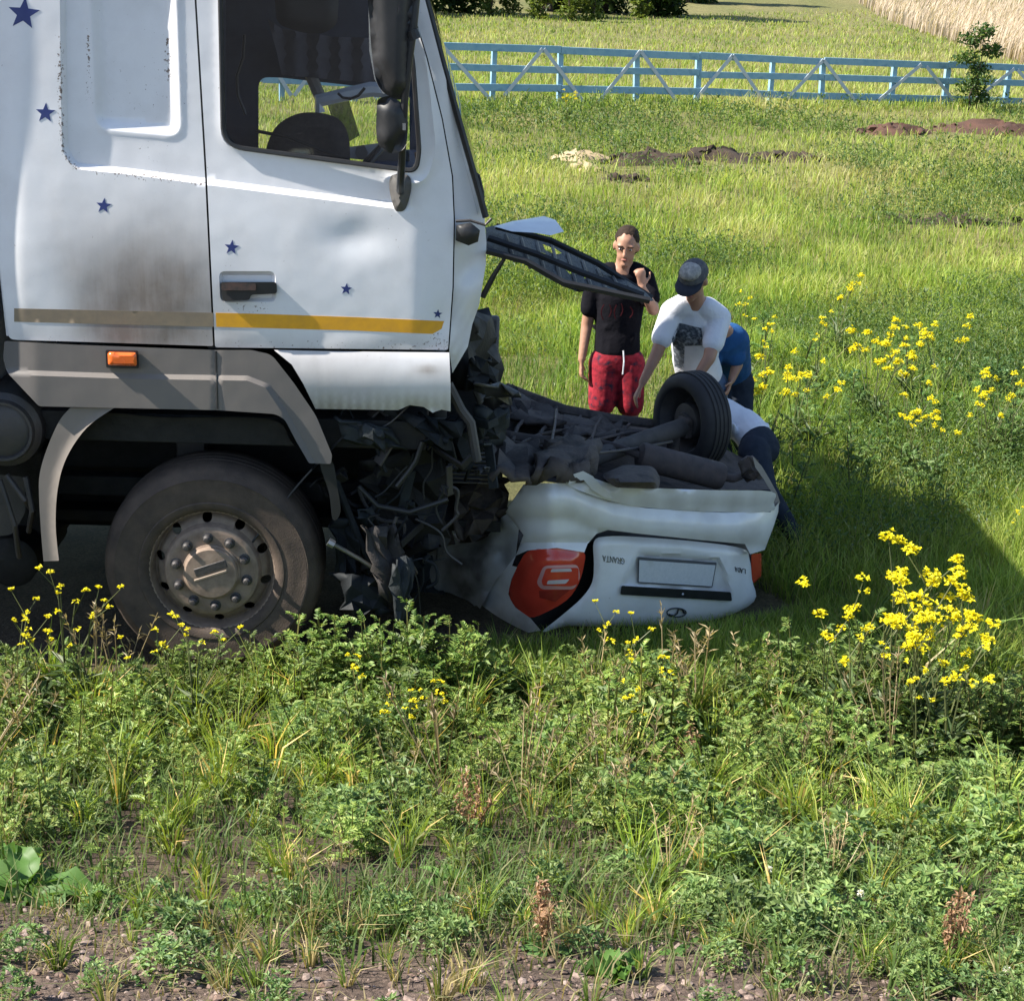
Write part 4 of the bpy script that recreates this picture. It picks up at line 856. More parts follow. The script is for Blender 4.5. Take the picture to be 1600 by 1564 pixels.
LEAF = foliage_mat('leaf_green', .38, .5); GRASSM = foliage_mat('grass_green', .42, .55); DRYM = foliage_mat('dry_straw', .35, .7)
def px_samples(n, x0, x1, y0, y1, pw=1.0):
    """ground points spread evenly over an image region (dense near, sparse far)"""
    px = RNG.uniform(x0,x1,n); py = y0+(y1-y0)*RNG.random(n)**pw; u, v = px-CXP, py-CYP
    u, v = u*cr+v*sr, -u*sr+v*cr; up = -v/FPX; dx, dy, dz = u/FPX, cp+up*sp, -sp+up*cp
    t = -CAM_H/np.minimum(dz,-1e-3); return dx*t, dy*t
def pal(k, cols):
    cols = np.array(cols); return np.column_stack([np.interp(k, np.linspace(0,1,len(cols)), cols[:,c]) for c in range(3)])
G_FIELD = [(.075,.145,.024),(.155,.25,.04),(.255,.34,.058),(.35,.40,.10),(.42,.40,.19)]
# keep-out: truck and wreck footprints
def clear(x, y):
    tr = (x < -.15) & (y > 7.5) & (y < 10.3)
    lx = (x-R0.x)*CL.x+(y-R0.y)*CL.y; lf = (x-R0.x)*CF.x+(y-R0.y)*CF.y
    cr_ = (lx > -.3) & (lx < 1.80) & (lf > -.08) & (lf < 3.2)
    return ~(tr | cr_)
def soil_patch(x, y):
    """bare dug earth in the field"""
    k = np.zeros(len(x))
    for cx_, cy_, rx, ry in SOIL: k = np.maximum(k, np.exp(-((x-cx_)/rx)**4-((y-cy_+.5)/(ry+.7))**4))
    return k
SOIL = []
for (px,py,wx,wy) in ((905,243,.75,.7),(1020,252,.9,.7),(1120,246,1.1,.7),(1230,246,.9,.7),(975,275,.6,.5),(1400,207,1.2,.9),(1560,207,1.8,1.0),(1480,345,1.0,.5)):
    p = on_z(px,py); SOIL.append((p.x,p.y,wx,wy))
tb = TB()
def field(n, x0, x1, y0, y1, hmul=1., pw=1.0):
    x, y = px_samples(n, x0, x1, y0, y1, pw); k = (y > 7.35) & (y < 135) & clear(x,y); x, y = x[k], y[k]
    k = RNG.random(len(x)) > np.clip(soil_patch(x,y)*1.1-.25,0,.72); x, y = x[k], y[k]
    big = fbm(x,y,5.5,60); fine = fbm(x,y,.55,61); D = y
    dist = np.clip((y-12)/45,0,1)
    h = (.06+.26*fine**1.3+.10*big)*RNG.uniform(.45,1.3,len(x))*hmul*(1-.25*dist)
    ncar = (y < 9.2) & (x < 2.1); h = np.where(ncar, np.minimum(h, .13), h)
    w = np.maximum(.0045, D*.00042)*RNG.uniform(.7,1.5,len(x))
    wob = fbm(x,y,1.4,63); c = pal(np.clip(.36+.8*(big-.5)+.9*(wob-.5)+.25*dist+RNG.normal(0,.20,len(x)),0,1), G_FIELD)
    dry = RNG.random(len(x)) < (.03+.08*dist+.2*np.clip(big-.55,0,1)); c[dry] = np.array([.38,.33,.17])*RNG.uniform(.7,1.1,(dry.sum(),1))
    c *= (.62+.75*fine)[:,None]
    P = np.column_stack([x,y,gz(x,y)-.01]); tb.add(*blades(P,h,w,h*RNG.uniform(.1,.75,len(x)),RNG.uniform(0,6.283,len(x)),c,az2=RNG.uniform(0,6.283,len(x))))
field(20000, 1850, 2500, 168, 960, 1.1); field(16000, -900, 260, 900, 1130, 1.2); field(9000, -500, 400, 250, 700, 1.1); field(82000, 650, 1850, 168, 560); field(50000, 650, 1850, 420, 960, 1.0); field(22000, 1130, 1800, 560, 960, 1.35)
field(34000, 250, 1900, 930, 1130, 1.3); field(26000, 380, 700, 20, 330, 1.0); field(52000, 660, 1900, 25, 175, 1.35)
g = tb.build('meadow_grass', GRASSM); tag(g, 'sunlit green meadow grass covering the field beyond the truck', 'grass', kind='stuff')
# broad-leaved weeds mixed into the field
tb = TB()
def leaves(P, L, wd, az, el, col, fold=.25):
    """diamond leaf: two triangles bent on the midrib. az heading, el elevation"""
    n = len(P); d = np.column_stack([np.cos(az)*np.cos(el), np.sin(az)*np.cos(el), np.sin(el)]); s = np.column_stack([-np.sin(az), np.cos(az), np.zeros(n)]); u = np.cross(d, s)
    L = L[:,None]; wd = wd[:,None]; m = P+d*L*.45
    V = np.stack([P, m-s*wd*.5+u*wd*fold, m+s*wd*.5+u*wd*fold, P+d*L-u*L*.10], 1).reshape(-1,3)
    b = (np.arange(n)*4)[:,None,None]; T = (np.array([[0,3,1],[0,2,3]])[None]+b).reshape(-1,3)
    return V, T, np.repeat(col, 4, axis=0)
n = 60000; x, y = px_samples(n, 680, 1850, 168, 950); big = fbm(x,y,2.0,80); k = (y > 9.6) & clear(x,y) & (RNG.random(n) < np.clip((big-.42)*3.2+.25*((y<16)&(x>1)),.02,1)); x, y, big = x[k], y[k], big[k]
for r in range(4):
    zz = gz(x,y)+RNG.uniform(.02,.30,len(x))*(.6+.9*big); P = np.column_stack([x+RNG.normal(0,.05,len(x)), y+RNG.normal(0,.05,len(x)), zz])
    c = pal(np.clip(.35+RNG.normal(0,.25,len(x)),0,1), [(.035,.075,.022),(.075,.135,.035),(.14,.20,.06),(.22,.26,.11)])
    s = np.maximum(.03, y*.0024); tb.add(*leaves(P, s*RNG.uniform(.7,1.6,len(x)), s*RNG.uniform(.3,.6,len(x)), RNG.uniform(0,6.28,len(x)), RNG.normal(.35,.5,len(x)), c))
g = tb.build('field_weeds', LEAF); tag(g, 'low leafy weeds scattered through the meadow grass', 'weeds', kind='stuff')
# ---- dug soil clods and sand heaps
CLOD = mat('turned_soil', (.026,.019,.015), (.055,.038,.027), scale=5, rough=1, bump=1, bscale=25); SAND = mat('pale_sand', (.42,.33,.21), (.33,.25,.15), scale=4, rough=1, bump=.6, bscale=30); REDS = mat('reddish_soil', (.10,.05,.035), (.05,.028,.022), scale=4, rough=1, bump=1, bscale=20)
def mound(name, px, py, rx, ry, hgt, m, label, seed, clods=14):
    p = on_z(px,py); rg = np.random.default_rng(seed); bm = bmesh.new(); g0 = float(gz(p.x,p.y)); n1 = 9; n2 = 22; rings = []
    for i in range(n1+1):
        r = i/n1; ring = []
        for k in range(n2 if i else 1):
            a = 2*math.pi*k/n2; wob = 1+.25*math.sin(3*a+seed)+.15*math.sin(5*a+seed*2); xx, yy = p.x+rx*r*wob*math.cos(a), p.y+ry*r*wob*math.sin(a)
            z = float(gz(xx,yy))+hgt*max(0,math.cos(r*math.pi*.55))-.06*r + rg.normal(0,hgt*.16)*(1-r*.5); ring.append(bm.verts.new((xx,yy,z)))
        rings.append(ring)
    for k in range(n2): bm.faces.new((rings[0][0], rings[1][k], rings[1][(k+1)%n2]))
    for a, b in zip(rings[1:], rings[2:]):
        for k in range(n2): bm.faces.new((a[k], b[k], b[(k+1)%n2], a[(k+1)%n2]))
    for _ in range(clods):
        a, r = rg.uniform(0,6.28), rg.uniform(.2,1); xx, yy = p.x+rx*r*math.cos(a), p.y+ry*r*math.sin(a); s = rg.uniform(.035,.10)
        mt = Matrix.Translation((xx,yy,float(gz(xx,yy))+hgt*.6*max(0,math.cos(r*1.6))+.02)) @ Matrix.Rotation(rg.uniform(0,3),4,'Z') @ Matrix.Diagonal((s*1.3,s,s*.8,1))
        r_ = bmesh.ops.create_icosphere(bm, subdivisions=1, radius=1, matrix=mt)
        for v in r_['verts']: v.co += Vector(rg.normal(0,s*.18,3))
    o = from_bm(name, bm, m, None, sharp=50); tag(o, label, 'soil heap')
mound('sand_heap', 905, 243, .62, .45, .15, SAND, 'pale heap of sand at the end of the dark dug soil', 1, 2)
mound('sand_heap', 922, 262, .30, .25, .12, SAND, 'small low patch of pale sand in front of the larger sand heap', 2, 4)
mound('soil_heap', 1015, 252, .95, .6, .22, CLOD, 'dark lumpy soil heap beside the pale sand', 3, 26)
mound('soil_heap', 1120, 246, 1.15, .6, .21, CLOD, 'dark soil heap in the middle of the dug strip', 4, 26)
mound('soil_heap', 1228, 247, .95, .55, .18, CLOD, 'dark soil heap at the far end of the dug strip from the sand', 5, 20)
mound('soil_heap', 975, 277, .5, .4, .09, CLOD, 'small dark soil heap in front of the dug strip', 6, 16)
mound('soil_heap', 1395, 207, .9, .6, .22, REDS, 'low reddish soil heap in weeds in front of the blue fence', 7, 16)
mound('soil_heap', 1565, 208, 2.2, .8, .26, REDS, 'long dark red soil heap below the bush at the fence', 8, 30)
mound('soil_streak', 1480, 352, 1.7, .35, .07, CLOD, 'thin low streak of bare soil in the open meadow nearer than the heaps', 9, 24)
# ---- dry reeds beyond the fence
tb = TB(); n = 45000; x, y = px_samples(n, 1330, 2100, 12, 110); u_ = np.array([ (1) ])
# reed patch lies right of a line from px (1345,8) to (1600,98)
A, B = on_z(1345,22), on_z(1600,104); side = (B.x-A.x)*(y-A.y)-(B.y-A.y)*(x-A.x); k = (side > -1.5*fbm(x,y,4,90)*4) & (y < 140); x, y = x[k], y[k]
h = RNG.uniform(.7,1.5,len(x))*(.7+.5*fbm(x,y,3,91)); c = pal(RNG.random(len(x)), [(.34,.27,.20),(.46,.37,.29),(.55,.47,.38)])
tb.add(*blades(np.column_stack([x,y,gz(x,y)]), h, np.maximum(.02,y*.0006), h*RNG.uniform(.1,.5,len(x)), RNG.uniform(0,6.28,len(x)), c, 1.15, RNG.normal(.3,.7,len(x))))
g = tb.build('dry_reeds', DRYM); tag(g, 'pale dry reeds beyond the fence', 'reeds', kind='stuff')
# ============================================================ TREES AND SHRUBS
def foliage_cloud(rg, blobs, n, size, cols):
    P=[]; 
    for (cx_,cy_,cz_,rx,ry,rz,wt) in blobs:
        k = int(n*wt); d = rg.normal(0,1,(k,3)); d /= np.linalg.norm(d,axis=1)[:,None]; r = rg.random(k)**.33*(.75+.25*np.sin(d[:,0]*5+cx_)*np.cos(d[:,1]*4+cz_*3))
        P.append(np.array([cx_,cy_,cz_])+d*r[:,None]*np.array([rx,ry,rz]))
    P = np.concatenate(P); m = len(P); c = pal(np.clip(rg.normal(.45,.25,m),0,1), cols)
    return leaves(P, size*rg.uniform(.6,1.5,m), size*rg.uniform(.5,.9,m), rg.uniform(0,6.28,m), rg.normal(0,.6,m), c)
BARK = mat('bark', (.06,.045,.035), (.035,.027,.022), scale=8, rough=.95, bump=.8, bscale=20)
def tree(name, px, py, height, width, label, cat, group, cols, seed, leaf=.35, n=1500, trunk=.22, low=.05):
    p = on_z(px,py); g0 = float(gz(p.x,p.y)); rg = np.random.default_rng(seed); t = root(name, (p.x,p.y,g0), label, cat, group)
    bm = bmesh.new(); top = Vector((p.x+rg.normal(0,.2),p.y,g0+height*.75)); b0 = Vector((p.x,p.y,g0-.2))
    bm_tube(bm, [b0, b0.lerp(top,.3)+Vector((rg.normal(0,.1),0,0)), b0.lerp(top,.65), top], [trunk,trunk*.75,trunk*.45,trunk*.12], 8)
    blobs = []
    nb = 9
    for k in range(nb):
        f = low+(1-low)*(k+.5)/nb; a = rg.uniform(0,6.28); rr = width*.5*math.sin(math.pi*min(.93,max(.25,f*.8+.12)))*rg.uniform(.5,.8)
        cx_, cy_, cz_ = p.x+rr*math.cos(a)*.7, p.y+rr*math.sin(a)*.7, g0+height*f
        bm_tube(bm, [b0.lerp(top,max(.1,f*.75)), Vector((cx_,cy_,cz_))], [trunk*.3,trunk*.08], 5)
        s = width*.5*rg.uniform(.45,.7); blobs.append((cx_,cy_,cz_,s,s,height/nb*rg.uniform(.8,1.4),1/nb))
    from_bm('trunk', bm, BARK, t)
    V,T_,C = foliage_cloud(rg, blobs, n, leaf, cols); tri_mesh('crown', V, T_, C, LEAF, t, (p.x,p.y,g0+height*.5))
DARK = [(.012,.03,.008),(.025,.055,.014),(.045,.085,.02),(.07,.11,.03)]; LITE = [(.05,.09,.02),(.10,.15,.03),(.17,.22,.05),(.22,.26,.07)]
for k,(px,py,h,w) in enumerate(((560,18,8,7),(640,20,9,8),(705,20,9,7.5),(860,20,9,7),(945,22,10,8),(1010,26,9,7),(1075,14,8,6),(1120,8,8,6),(1180,6,7,6),(1290,6,7,6),(1370,10,7,6),(1450,6,8,7),(1550,6,8,8),(1650,6,8,8),(1750,8,9,8),(450,18,8,8))):
    tree('broadleaf_tree', px, py, h, w, 'dense dark green tree in the line at the far edge of the meadow', 'tree', 'trees along the far edge of the meadow', DARK, 100+k, .45, 3200, .22, .0)
for k,(px,py,h,w) in enumerate(((768,26,2.6,2.2),(800,24,2.4,2.0),(845,30,2.2,2.0),(890,33,2.8,2.4),(925,34,2.2,2.0),(1000,28,1.8,1.5))):
    tree('light_shrub', px, py, h, w, 'light yellow-green shrub in front of the dark far trees', 'shrub', 'light shrubs before the far trees', LITE, 200+k, .22, 900, .06, .0)
tree('young_tree', 1520, 172, 2.1, 1.45, 'young dark green bush growing against the blue fence', 'bush', None, [(.03,.07,.02),(.06,.115,.035),(.10,.16,.05),(.15,.20,.07)], 301, .12, 1500, .03, .0)
# ============================================================ FOREGROUND PLANTS
def rotm(az, tilt, az2):
    c,s = math.cos(az), math.sin(az); Rz = np.array([[c,-s,0],[s,c,0],[0,0,1]]); ct, st = math.cos(tilt), math.sin(tilt); c2,s2 = math.cos(az2), math.sin(az2)
    A = np.array([[c2,-s2,0],[s2,c2,0],[0,0,1]]); return A@np.array([[ct,0,st],[0,1,0],[-st,0,ct]])@A.T@Rz
def stem_strip(p0, p1, w, col):
    """thin three-sided stem"""
    p0, p1 = np.array(p0), np.array(p1); d = p1-p0; a = np.cross(d,[0,0,1.]); 
    if np.linalg.norm(a) < 1e-6: a = np.array([1.,0,0])
    a /= np.linalg.norm(a); b = np.cross(d,a); b /= np.linalg.norm(b)
    V = []
    for p, s in ((p0,w),(p1,w*.55)):
        for k in range(3): V.append(p+(a*math.cos(2.094*k)+b*math.sin(2.094*k))*s)
    T_ = [];
    for k in range(3): T_ += [[k,(k+1)%3,3+(k+1)%3],[k,3+(k+1)%3,3+k]]
    return np.array(V), np.array(T_), np.repeat(np.array([col]),6,0)
def proto_feathery(rg):
    """tansy / wormwood like: upright stems with pinnate leaves"""
    t = TB(); 
    for s in range(rg.integers(2,4)):
        a = rg.uniform(0,6.28); lean = rg.uniform(.05,.28); H = rg.uniform(.6,1.0); tip = np.array([math.cos(a)*lean, math.sin(a)*lean, H]); b0 = np.array([math.cos(a)*.03, math.sin(a)*.03, 0])
        t.add(*stem_strip(b0, tip, .012, (.09,.10,.045)))
        nl = 9
        for i in range(nl):
            f = .12+.88*(i+.5)/nl; o = b0+(tip-b0)*f; az = i*2.4+rg.normal(0,.3); L = (.34-.2*f)*rg.uniform(.8,1.2); el = .15+.75*f+rg.normal(0,.15)
            k = 6; q = (np.arange(k)+.5)/k; d = np.array([math.cos(az)*math.cos(el), math.sin(az)*math.cos(el), math.sin(el)])
            P = o+d*(q*L)[:,None]-np.array([0,0,1])*(q**2*L*.25)[:,None]; c0 = pal(np.clip(rg.normal(.5,.22,k),0,1), [(.035,.075,.022),(.065,.125,.035),(.11,.17,.055),(.17,.22,.09)])
            for sd in (-1,1): t.add(*leaves(P, L*.40*(1.1-q*.6), np.full(k,.034)*(1.2-.5*q), np.full(k,az+sd*.85), np.full(k,el*.5)+rg.normal(0,.2,k), c0))
    return t.arr()
def proto_smallleaf(rg):
    """lucerne / clover like mound"""
    t = TB(); n = 78; a = rg.uniform(0,6.28,n); r = rg.random(n)**.6*.5; z = (1-r*1.2)*rg.uniform(.35,1,n)
    for s in range(10):
        k = rg.integers(n); t.add(*stem_strip((0,0,0),(r[k]*math.cos(a[k]),r[k]*math.sin(a[k]),z[k]),.008,(.08,.11,.05)))
    P = np.column_stack([r*np.cos(a), r*np.sin(a), z]); c = pal(np.clip(rg.normal(.5,.22,n),0,1), [(.035,.085,.045),(.06,.13,.065),(.10,.18,.09),(.15,.22,.12)])
    for d in (-.9,0,.9): t.add(*leaves(P, rg.uniform(.10,.18,n), rg.uniform(.06,.09,n), a+d+rg.normal(0,.5,n), rg.normal(.3,.4,n), c))
    return t.arr()
def proto_tuft(rg, dry=.12, n=34):
    t = TB(); a = rg.uniform(0,6.28,n); P = np.column_stack([np.cos(a)*.06*rg.random(n), np.sin(a)*.06*rg.random(n), np.zeros(n)]); h = rg.uniform(.45,1.0,n)
    c = pal(np.clip(rg.normal(.5,.2,n),0,1), [(.05,.10,.02),(.09,.16,.03),(.14,.21,.05),(.20,.24,.08)]); d = rg.random(n) < dry; c[d] = np.array([.40,.33,.17])*rg.uniform(.7,1.1,(d.sum(),1))
    t.add(*blades(P, h, rg.uniform(.016,.03,n), h*rg.uniform(.15,.8,n), a+1.57+rg.normal(0,.5,n), c, 1.2, a)); return t.arr()
def proto_rosette(rg):
    t = TB(); n = 12
    for i in range(n):
        az = i*2.4+rg.normal(0,.2); L = rg.uniform(.5,1); el = rg.uniform(.35,1.0); w = L*rg.uniform(.2,.32); c = np.array([.07,.14,.04])*rg.uniform(.7,1.4); k = 5; V = []
        for j in range(k+1):
            q = j/k; d = np.array([math.cos(az)*math.cos(el-q*.8), math.sin(az)*math.cos(el-q*.8), math.sin(el-q*.9)]); ctr = d*q*L; s = np.array([-math.sin(az),math.cos(az),0])*w*.5*math.sin(math.pi*min(.97,q*.85+.12)); V += [ctr-s+np.array([0,0,.02]),ctr,ctr+s+np.array([0,0,.02])]
        T_ = []
        for j in range(k):
            for e in (0,1): b = j*3+e; T_ += [[b,b+1,b+4],[b,b+4,b+3]]
        t.add(np.array(V), np.array(T_), np.repeat(c[None],len(V),0))
    return t.arr()
def proto_straw(rg):
    t = TB()
    for _ in range(7):
        a = rg.uniform(0,6.28); l = rg.uniform(.05,.45); tip = np.array([math.cos(a)*l,math.sin(a)*l,rg.uniform(.6,1)]); col = np.array([.42,.34,.2])*rg.uniform(.7,1.1); t.add(*stem_strip((0,0,0),tip,.007,col))
        k = 8; q = rg.uniform(.75,1,k); t.add(*leaves(tip*q[:,None], np.full(k,.09), np.full(k,.018), rg.uniform(0,6.28,k), rg.uniform(.4,1.3,k), np.repeat(col[None]*.9,k,0)))
    return t.arr()
rg = np.random.default_rng(77)
PR = dict(f=[proto_feathery(rg) for _ in range(6)], s=[proto_smallleaf(rg) for _ in range(5)], t=[proto_tuft(rg) for _ in range(6)], d=[proto_tuft(rg,.7,26) for _ in range(3)], r=[proto_rosette(rg) for _ in range(4)], w=[proto_straw(rg) for _ in range(4)])
def bank_pt(px, py):
    p = on_z(px,py,.5)
    for _ in range(8): p = on_z(px,py,float(gz(p.x,p.y)))
    return p
BD = bank_pt(45,1395)
def scatter(tb, kind, x, y, size, tint=(1,1,1), tv=.18):
    for xi, yi, s in zip(x, y, size):
        if abs(xi-BD.x+.03) < .26 and BD.y-.5 < yi < BD.y+.05: continue
        V,T_,C = PR[kind][RNG.integers(len(PR[kind]))]; R_ = rotm(RNG.uniform(0,6.28), abs(RNG.normal(0,.16)), RNG.uniform(0,6.28))
        W_ = (V*np.array([s*RNG.uniform(.85,1.2)]*2+[s]))@R_.T+np.array([xi,yi,float(gz(xi,yi))-.015]); tb.add(W_, T_, np.clip(C*np.array(tint)*(1+RNG.normal(0,tv)),0,1))
def region(n, y0, y1, pad=1.35):
    y = RNG.uniform(y0,y1,n); hw = (y*.32+.25)*pad; x = RNG.uniform(-1,1,n)*hw
    m = int(n*.36); y2 = RNG.uniform(y0,y1,m); hw = (y2*.32+.25)*pad; x2 = np.where(RNG.random(m) < .5,-1,1)*(hw+RNG.random(m)*2.2)     # thinner growth out to the sides
    return np.concatenate([x,x2]), np.concatenate([y,y2])
tb = TB()
for kind, frac, smin, smax, tint in (('f',.46,.20,.42,(2.05,1.75,1.25)),('s',.40,.14,.30,(2.0,1.6,1.0)),('t',.34,.16,.38,(1.9,1.65,1.3)),('r',.07,.10,.2,(1.2,1.2,1)),('w',.07,.25,.5,(1,1,1))):
    x, y = region(int(2450*frac), 3.75, 7.5); ga_ = gravel_amt(x,y); dn = fbm(x,y,.8,120); mx = fbm(x,y,1.0,121+ord(kind)); rk = np.clip((x-.1)/1.0,0,1)
    pr = np.clip((1-ga_)*(.35+1.5*(dn-.25)),0,1)*np.clip(.35+1.6*(mx-.3),.1,1)
    if kind == 's': pr *= .35+.9*rk*np.clip((6.6-y)/1.,.2,1)
    if kind == 'f': pr *= np.clip((y-4.4)/1.2,.12,1)
    if kind == 't': pr = np.maximum(pr, .16*(ga_ < .8))
    k = RNG.random(len(x)) < pr; x, y = x[k], y[k]; hs = np.clip(.55+.22*(y-4),.5,1.12)*(.8+.5*fbm(x,y,.9,130)); scatter(tb, kind, x, y, RNG.uniform(smin,smax,len(x))*hs, tint)
# a dense hedge of weeds at the foot of the bank, before the truck and the wreck
x = RNG.uniform(-5.5,6.2,600); y = RNG.uniform(6.4,7.45,600); k = ((x > -.9)|(RNG.random(600)<.8)); hv = RNG.uniform(.14,.36,600)*(.5+.9*fbm(x,y,.7,190))*np.where((x<-.95)|((x>-.15)&(x<1.1)),.78,1.05); scatter(tb,'f',x[k],y[k],hv[k],(1.85,1.7,1.4)); 
x = RNG.uniform(.2,4.4,200); y = RNG.uniform(6.9,7.75,200); k = clear(x,y); hh_ = RNG.uniform(.17,.28,200)+.2*np.clip(x-1.0,0,1); scatter(tb,'f',x[k],y[k],hh_[k],(1.75,1.5,1.25))
x = RNG.uniform(.9,4.6,120); y = RNG.uniform(7.0,8.6,120); k = clear(x,y)&(x>1.6); scatter(tb,'t',x[k],y[k],RNG.uniform(.3,.55,k.sum()))
x = RNG.uniform(-.95,-.35,26); y = RNG.uniform(7.25,7.5,26); scatter(tb,'f',x,y,RNG.uniform(.34,.52,26),(1.7,1.55,1.2))
x = RNG.uniform(-1.6,2.3,150); y = RNG.uniform(7.3,7.6,150); scatter(tb,'f',x,y,RNG.uniform(.2,.42,150)*np.where((x<-.95)|((x>-.15)&(x<1.1)),.8,1.1)*(.45+1.0*fbm(x,y,.5,191)),(1.7,1.5,1.2))
x = RNG.uniform(-3.2,2.4,240); y = RNG.uniform(7.2,8.0,240); k = clear(x,y); scatter(tb,'t',x[k],y[k],RNG.uniform(.12,.3,k.sum()),(1.2,1.2,1))
# sparse growth on the stony shoulder
x, y = region(260, 2.6, 4.3, 1.5); k = fbm(x,y,.5,140) > .5; scatter(tb,'d',x[k],y[k],RNG.uniform(.10,.22,k.sum())); x, y = region(110, 2.8, 4.4, 1.5); k = fbm(x,y,.6,141) > .5; scatter(tb,'t',x[k],y[k],RNG.uniform(.12,.24,k.sum()))
x, y = region(60, 3.2, 4.6, 1.3); scatter(tb,'s',x,y,RNG.uniform(.08,.16,len(x)),(1.7,1.45,.95))
g = tb.build('roadside_weeds', LEAF); tag(g, 'tangled roadside weeds and grass on the bank before the truck', 'weeds', kind='stuff')
tb = TB(); x = RNG.uniform(1.4,6.5,150); y = RNG.uniform(10.3,15,150); k = fbm(x,y,1.3,170) > .42; scatter(tb,'f',x[k],y[k],RNG.uniform(.3,.62,k.sum()),(1.25,1.3,1.1)); scatter(tb,'s',x[~k],y[~k],RNG.uniform(.2,.4,(~k).sum()),(1.3,1.3,1))
g = tb.build('tall_field_weeds', LEAF); tag(g, 'taller leafy green weeds around the yellow flowers in the meadow', 'weeds', kind='stuff')
# fine undergrowth blades so no bare gaps show between the weeds
tb = TB(); x, y = region(48000, 3.5, 7.6); n = len(x); ga_ = gravel_amt(x,y); dn = fbm(x,y,.45,150); k = (RNG.random(n) < (1-ga_)*np.clip(.15+1.3*(dn-.25),0,1)); x, y = x[k], y[k]
h = RNG.uniform(.05,.17,len(x))*(.6+.8*fbm(x,y,.6,151)); c = pal(np.clip(RNG.normal(.45,.25,len(x)),0,1), [(.04,.08,.02),(.08,.14,.03),(.13,.18,.06),(.24,.22,.11)])
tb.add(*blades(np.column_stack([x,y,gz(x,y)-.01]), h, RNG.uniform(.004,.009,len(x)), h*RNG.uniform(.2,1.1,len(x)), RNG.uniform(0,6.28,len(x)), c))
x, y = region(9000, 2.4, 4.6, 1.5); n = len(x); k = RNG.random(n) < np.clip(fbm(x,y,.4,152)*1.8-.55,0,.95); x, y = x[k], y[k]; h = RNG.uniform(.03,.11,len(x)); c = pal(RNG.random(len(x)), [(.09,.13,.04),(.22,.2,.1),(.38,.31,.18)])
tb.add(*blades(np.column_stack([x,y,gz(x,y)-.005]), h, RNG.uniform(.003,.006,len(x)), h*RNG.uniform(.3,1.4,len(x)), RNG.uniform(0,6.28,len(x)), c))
g = tb.build('short_grass', GRASSM); tag(g, 'short grass growing between the weeds on the bank', 'grass', kind='stuff')
# ---- gravel
tb = TB(); ico = bmesh.new(); bmesh.ops.create_icosphere(ico, subdivisions=1, radius=1); IV = np.array([v.co[:] for v in ico.verts]); IT = np.array([[v.index for v in f.verts] for f in ico.faces]); ico.free()
x, y = region(11500, 2.9, 5.2, 1.3); k = RNG.random(len(x)) < np.clip(gravel_amt(x,y)*.95+.06,0,1); x, y = x[k], y[k]; nS = len(x)
s = .004+.013*RNG.random(nS)**2.6; bigk = RNG.random(nS) < .02; s[bigk] *= 1.7
sv = IV[None]*(1+RNG.normal(0,.17,(nS,len(IV),1)))*s[:,None,None]*np.stack([RNG.uniform(.8,1.5,nS),RNG.uniform(.7,1.1,nS),RNG.uniform(.45,.8,nS)],1)[:,None]
an = RNG.uniform(0,6.28,nS); ca, sa = np.cos(an)[:,None], np.sin(an)[:,None]; sx = sv[...,0]*ca-sv[...,1]*sa; sy = sv[...,0]*sa+sv[...,1]*ca
Vv = np.stack([sx+x[:,None], sy+y[:,None], sv[...,2]+(gz(x,y)+s*.15)[:,None]], -1).reshape(-1,3); Tv = (IT[None]+(np.arange(nS)*len(IV))[:,None,None]).reshape(-1,3)
c = pal(RNG.random(nS), [(.07,.05,.042),(.115,.08,.065),(.17,.12,.098),(.25,.195,.17),(.14,.085,.062)]); tb.add(Vv, Tv, np.repeat(c,len(IV),0))
def stone_mat():
    m, nt, b = base_mat('gravel_stone'); a = nt.nodes.new('ShaderNodeAttribute'); a.attribute_name='Col'; nt.links.new(mixc(nt,1.0,a.outputs['Color'],ramp(nt,noise_n(nt,120,4),[(.3,(.6,)*3),(.7,(1.3,)*3)]),'MULTIPLY'), b.inputs['Base Color']); b.inputs['Roughness'].default_value=.9; return m
g = tb.build('gravel', stone_mat()); tag(g, 'loose reddish-grey gravel on the road shoulder', 'gravel', kind='stuff')
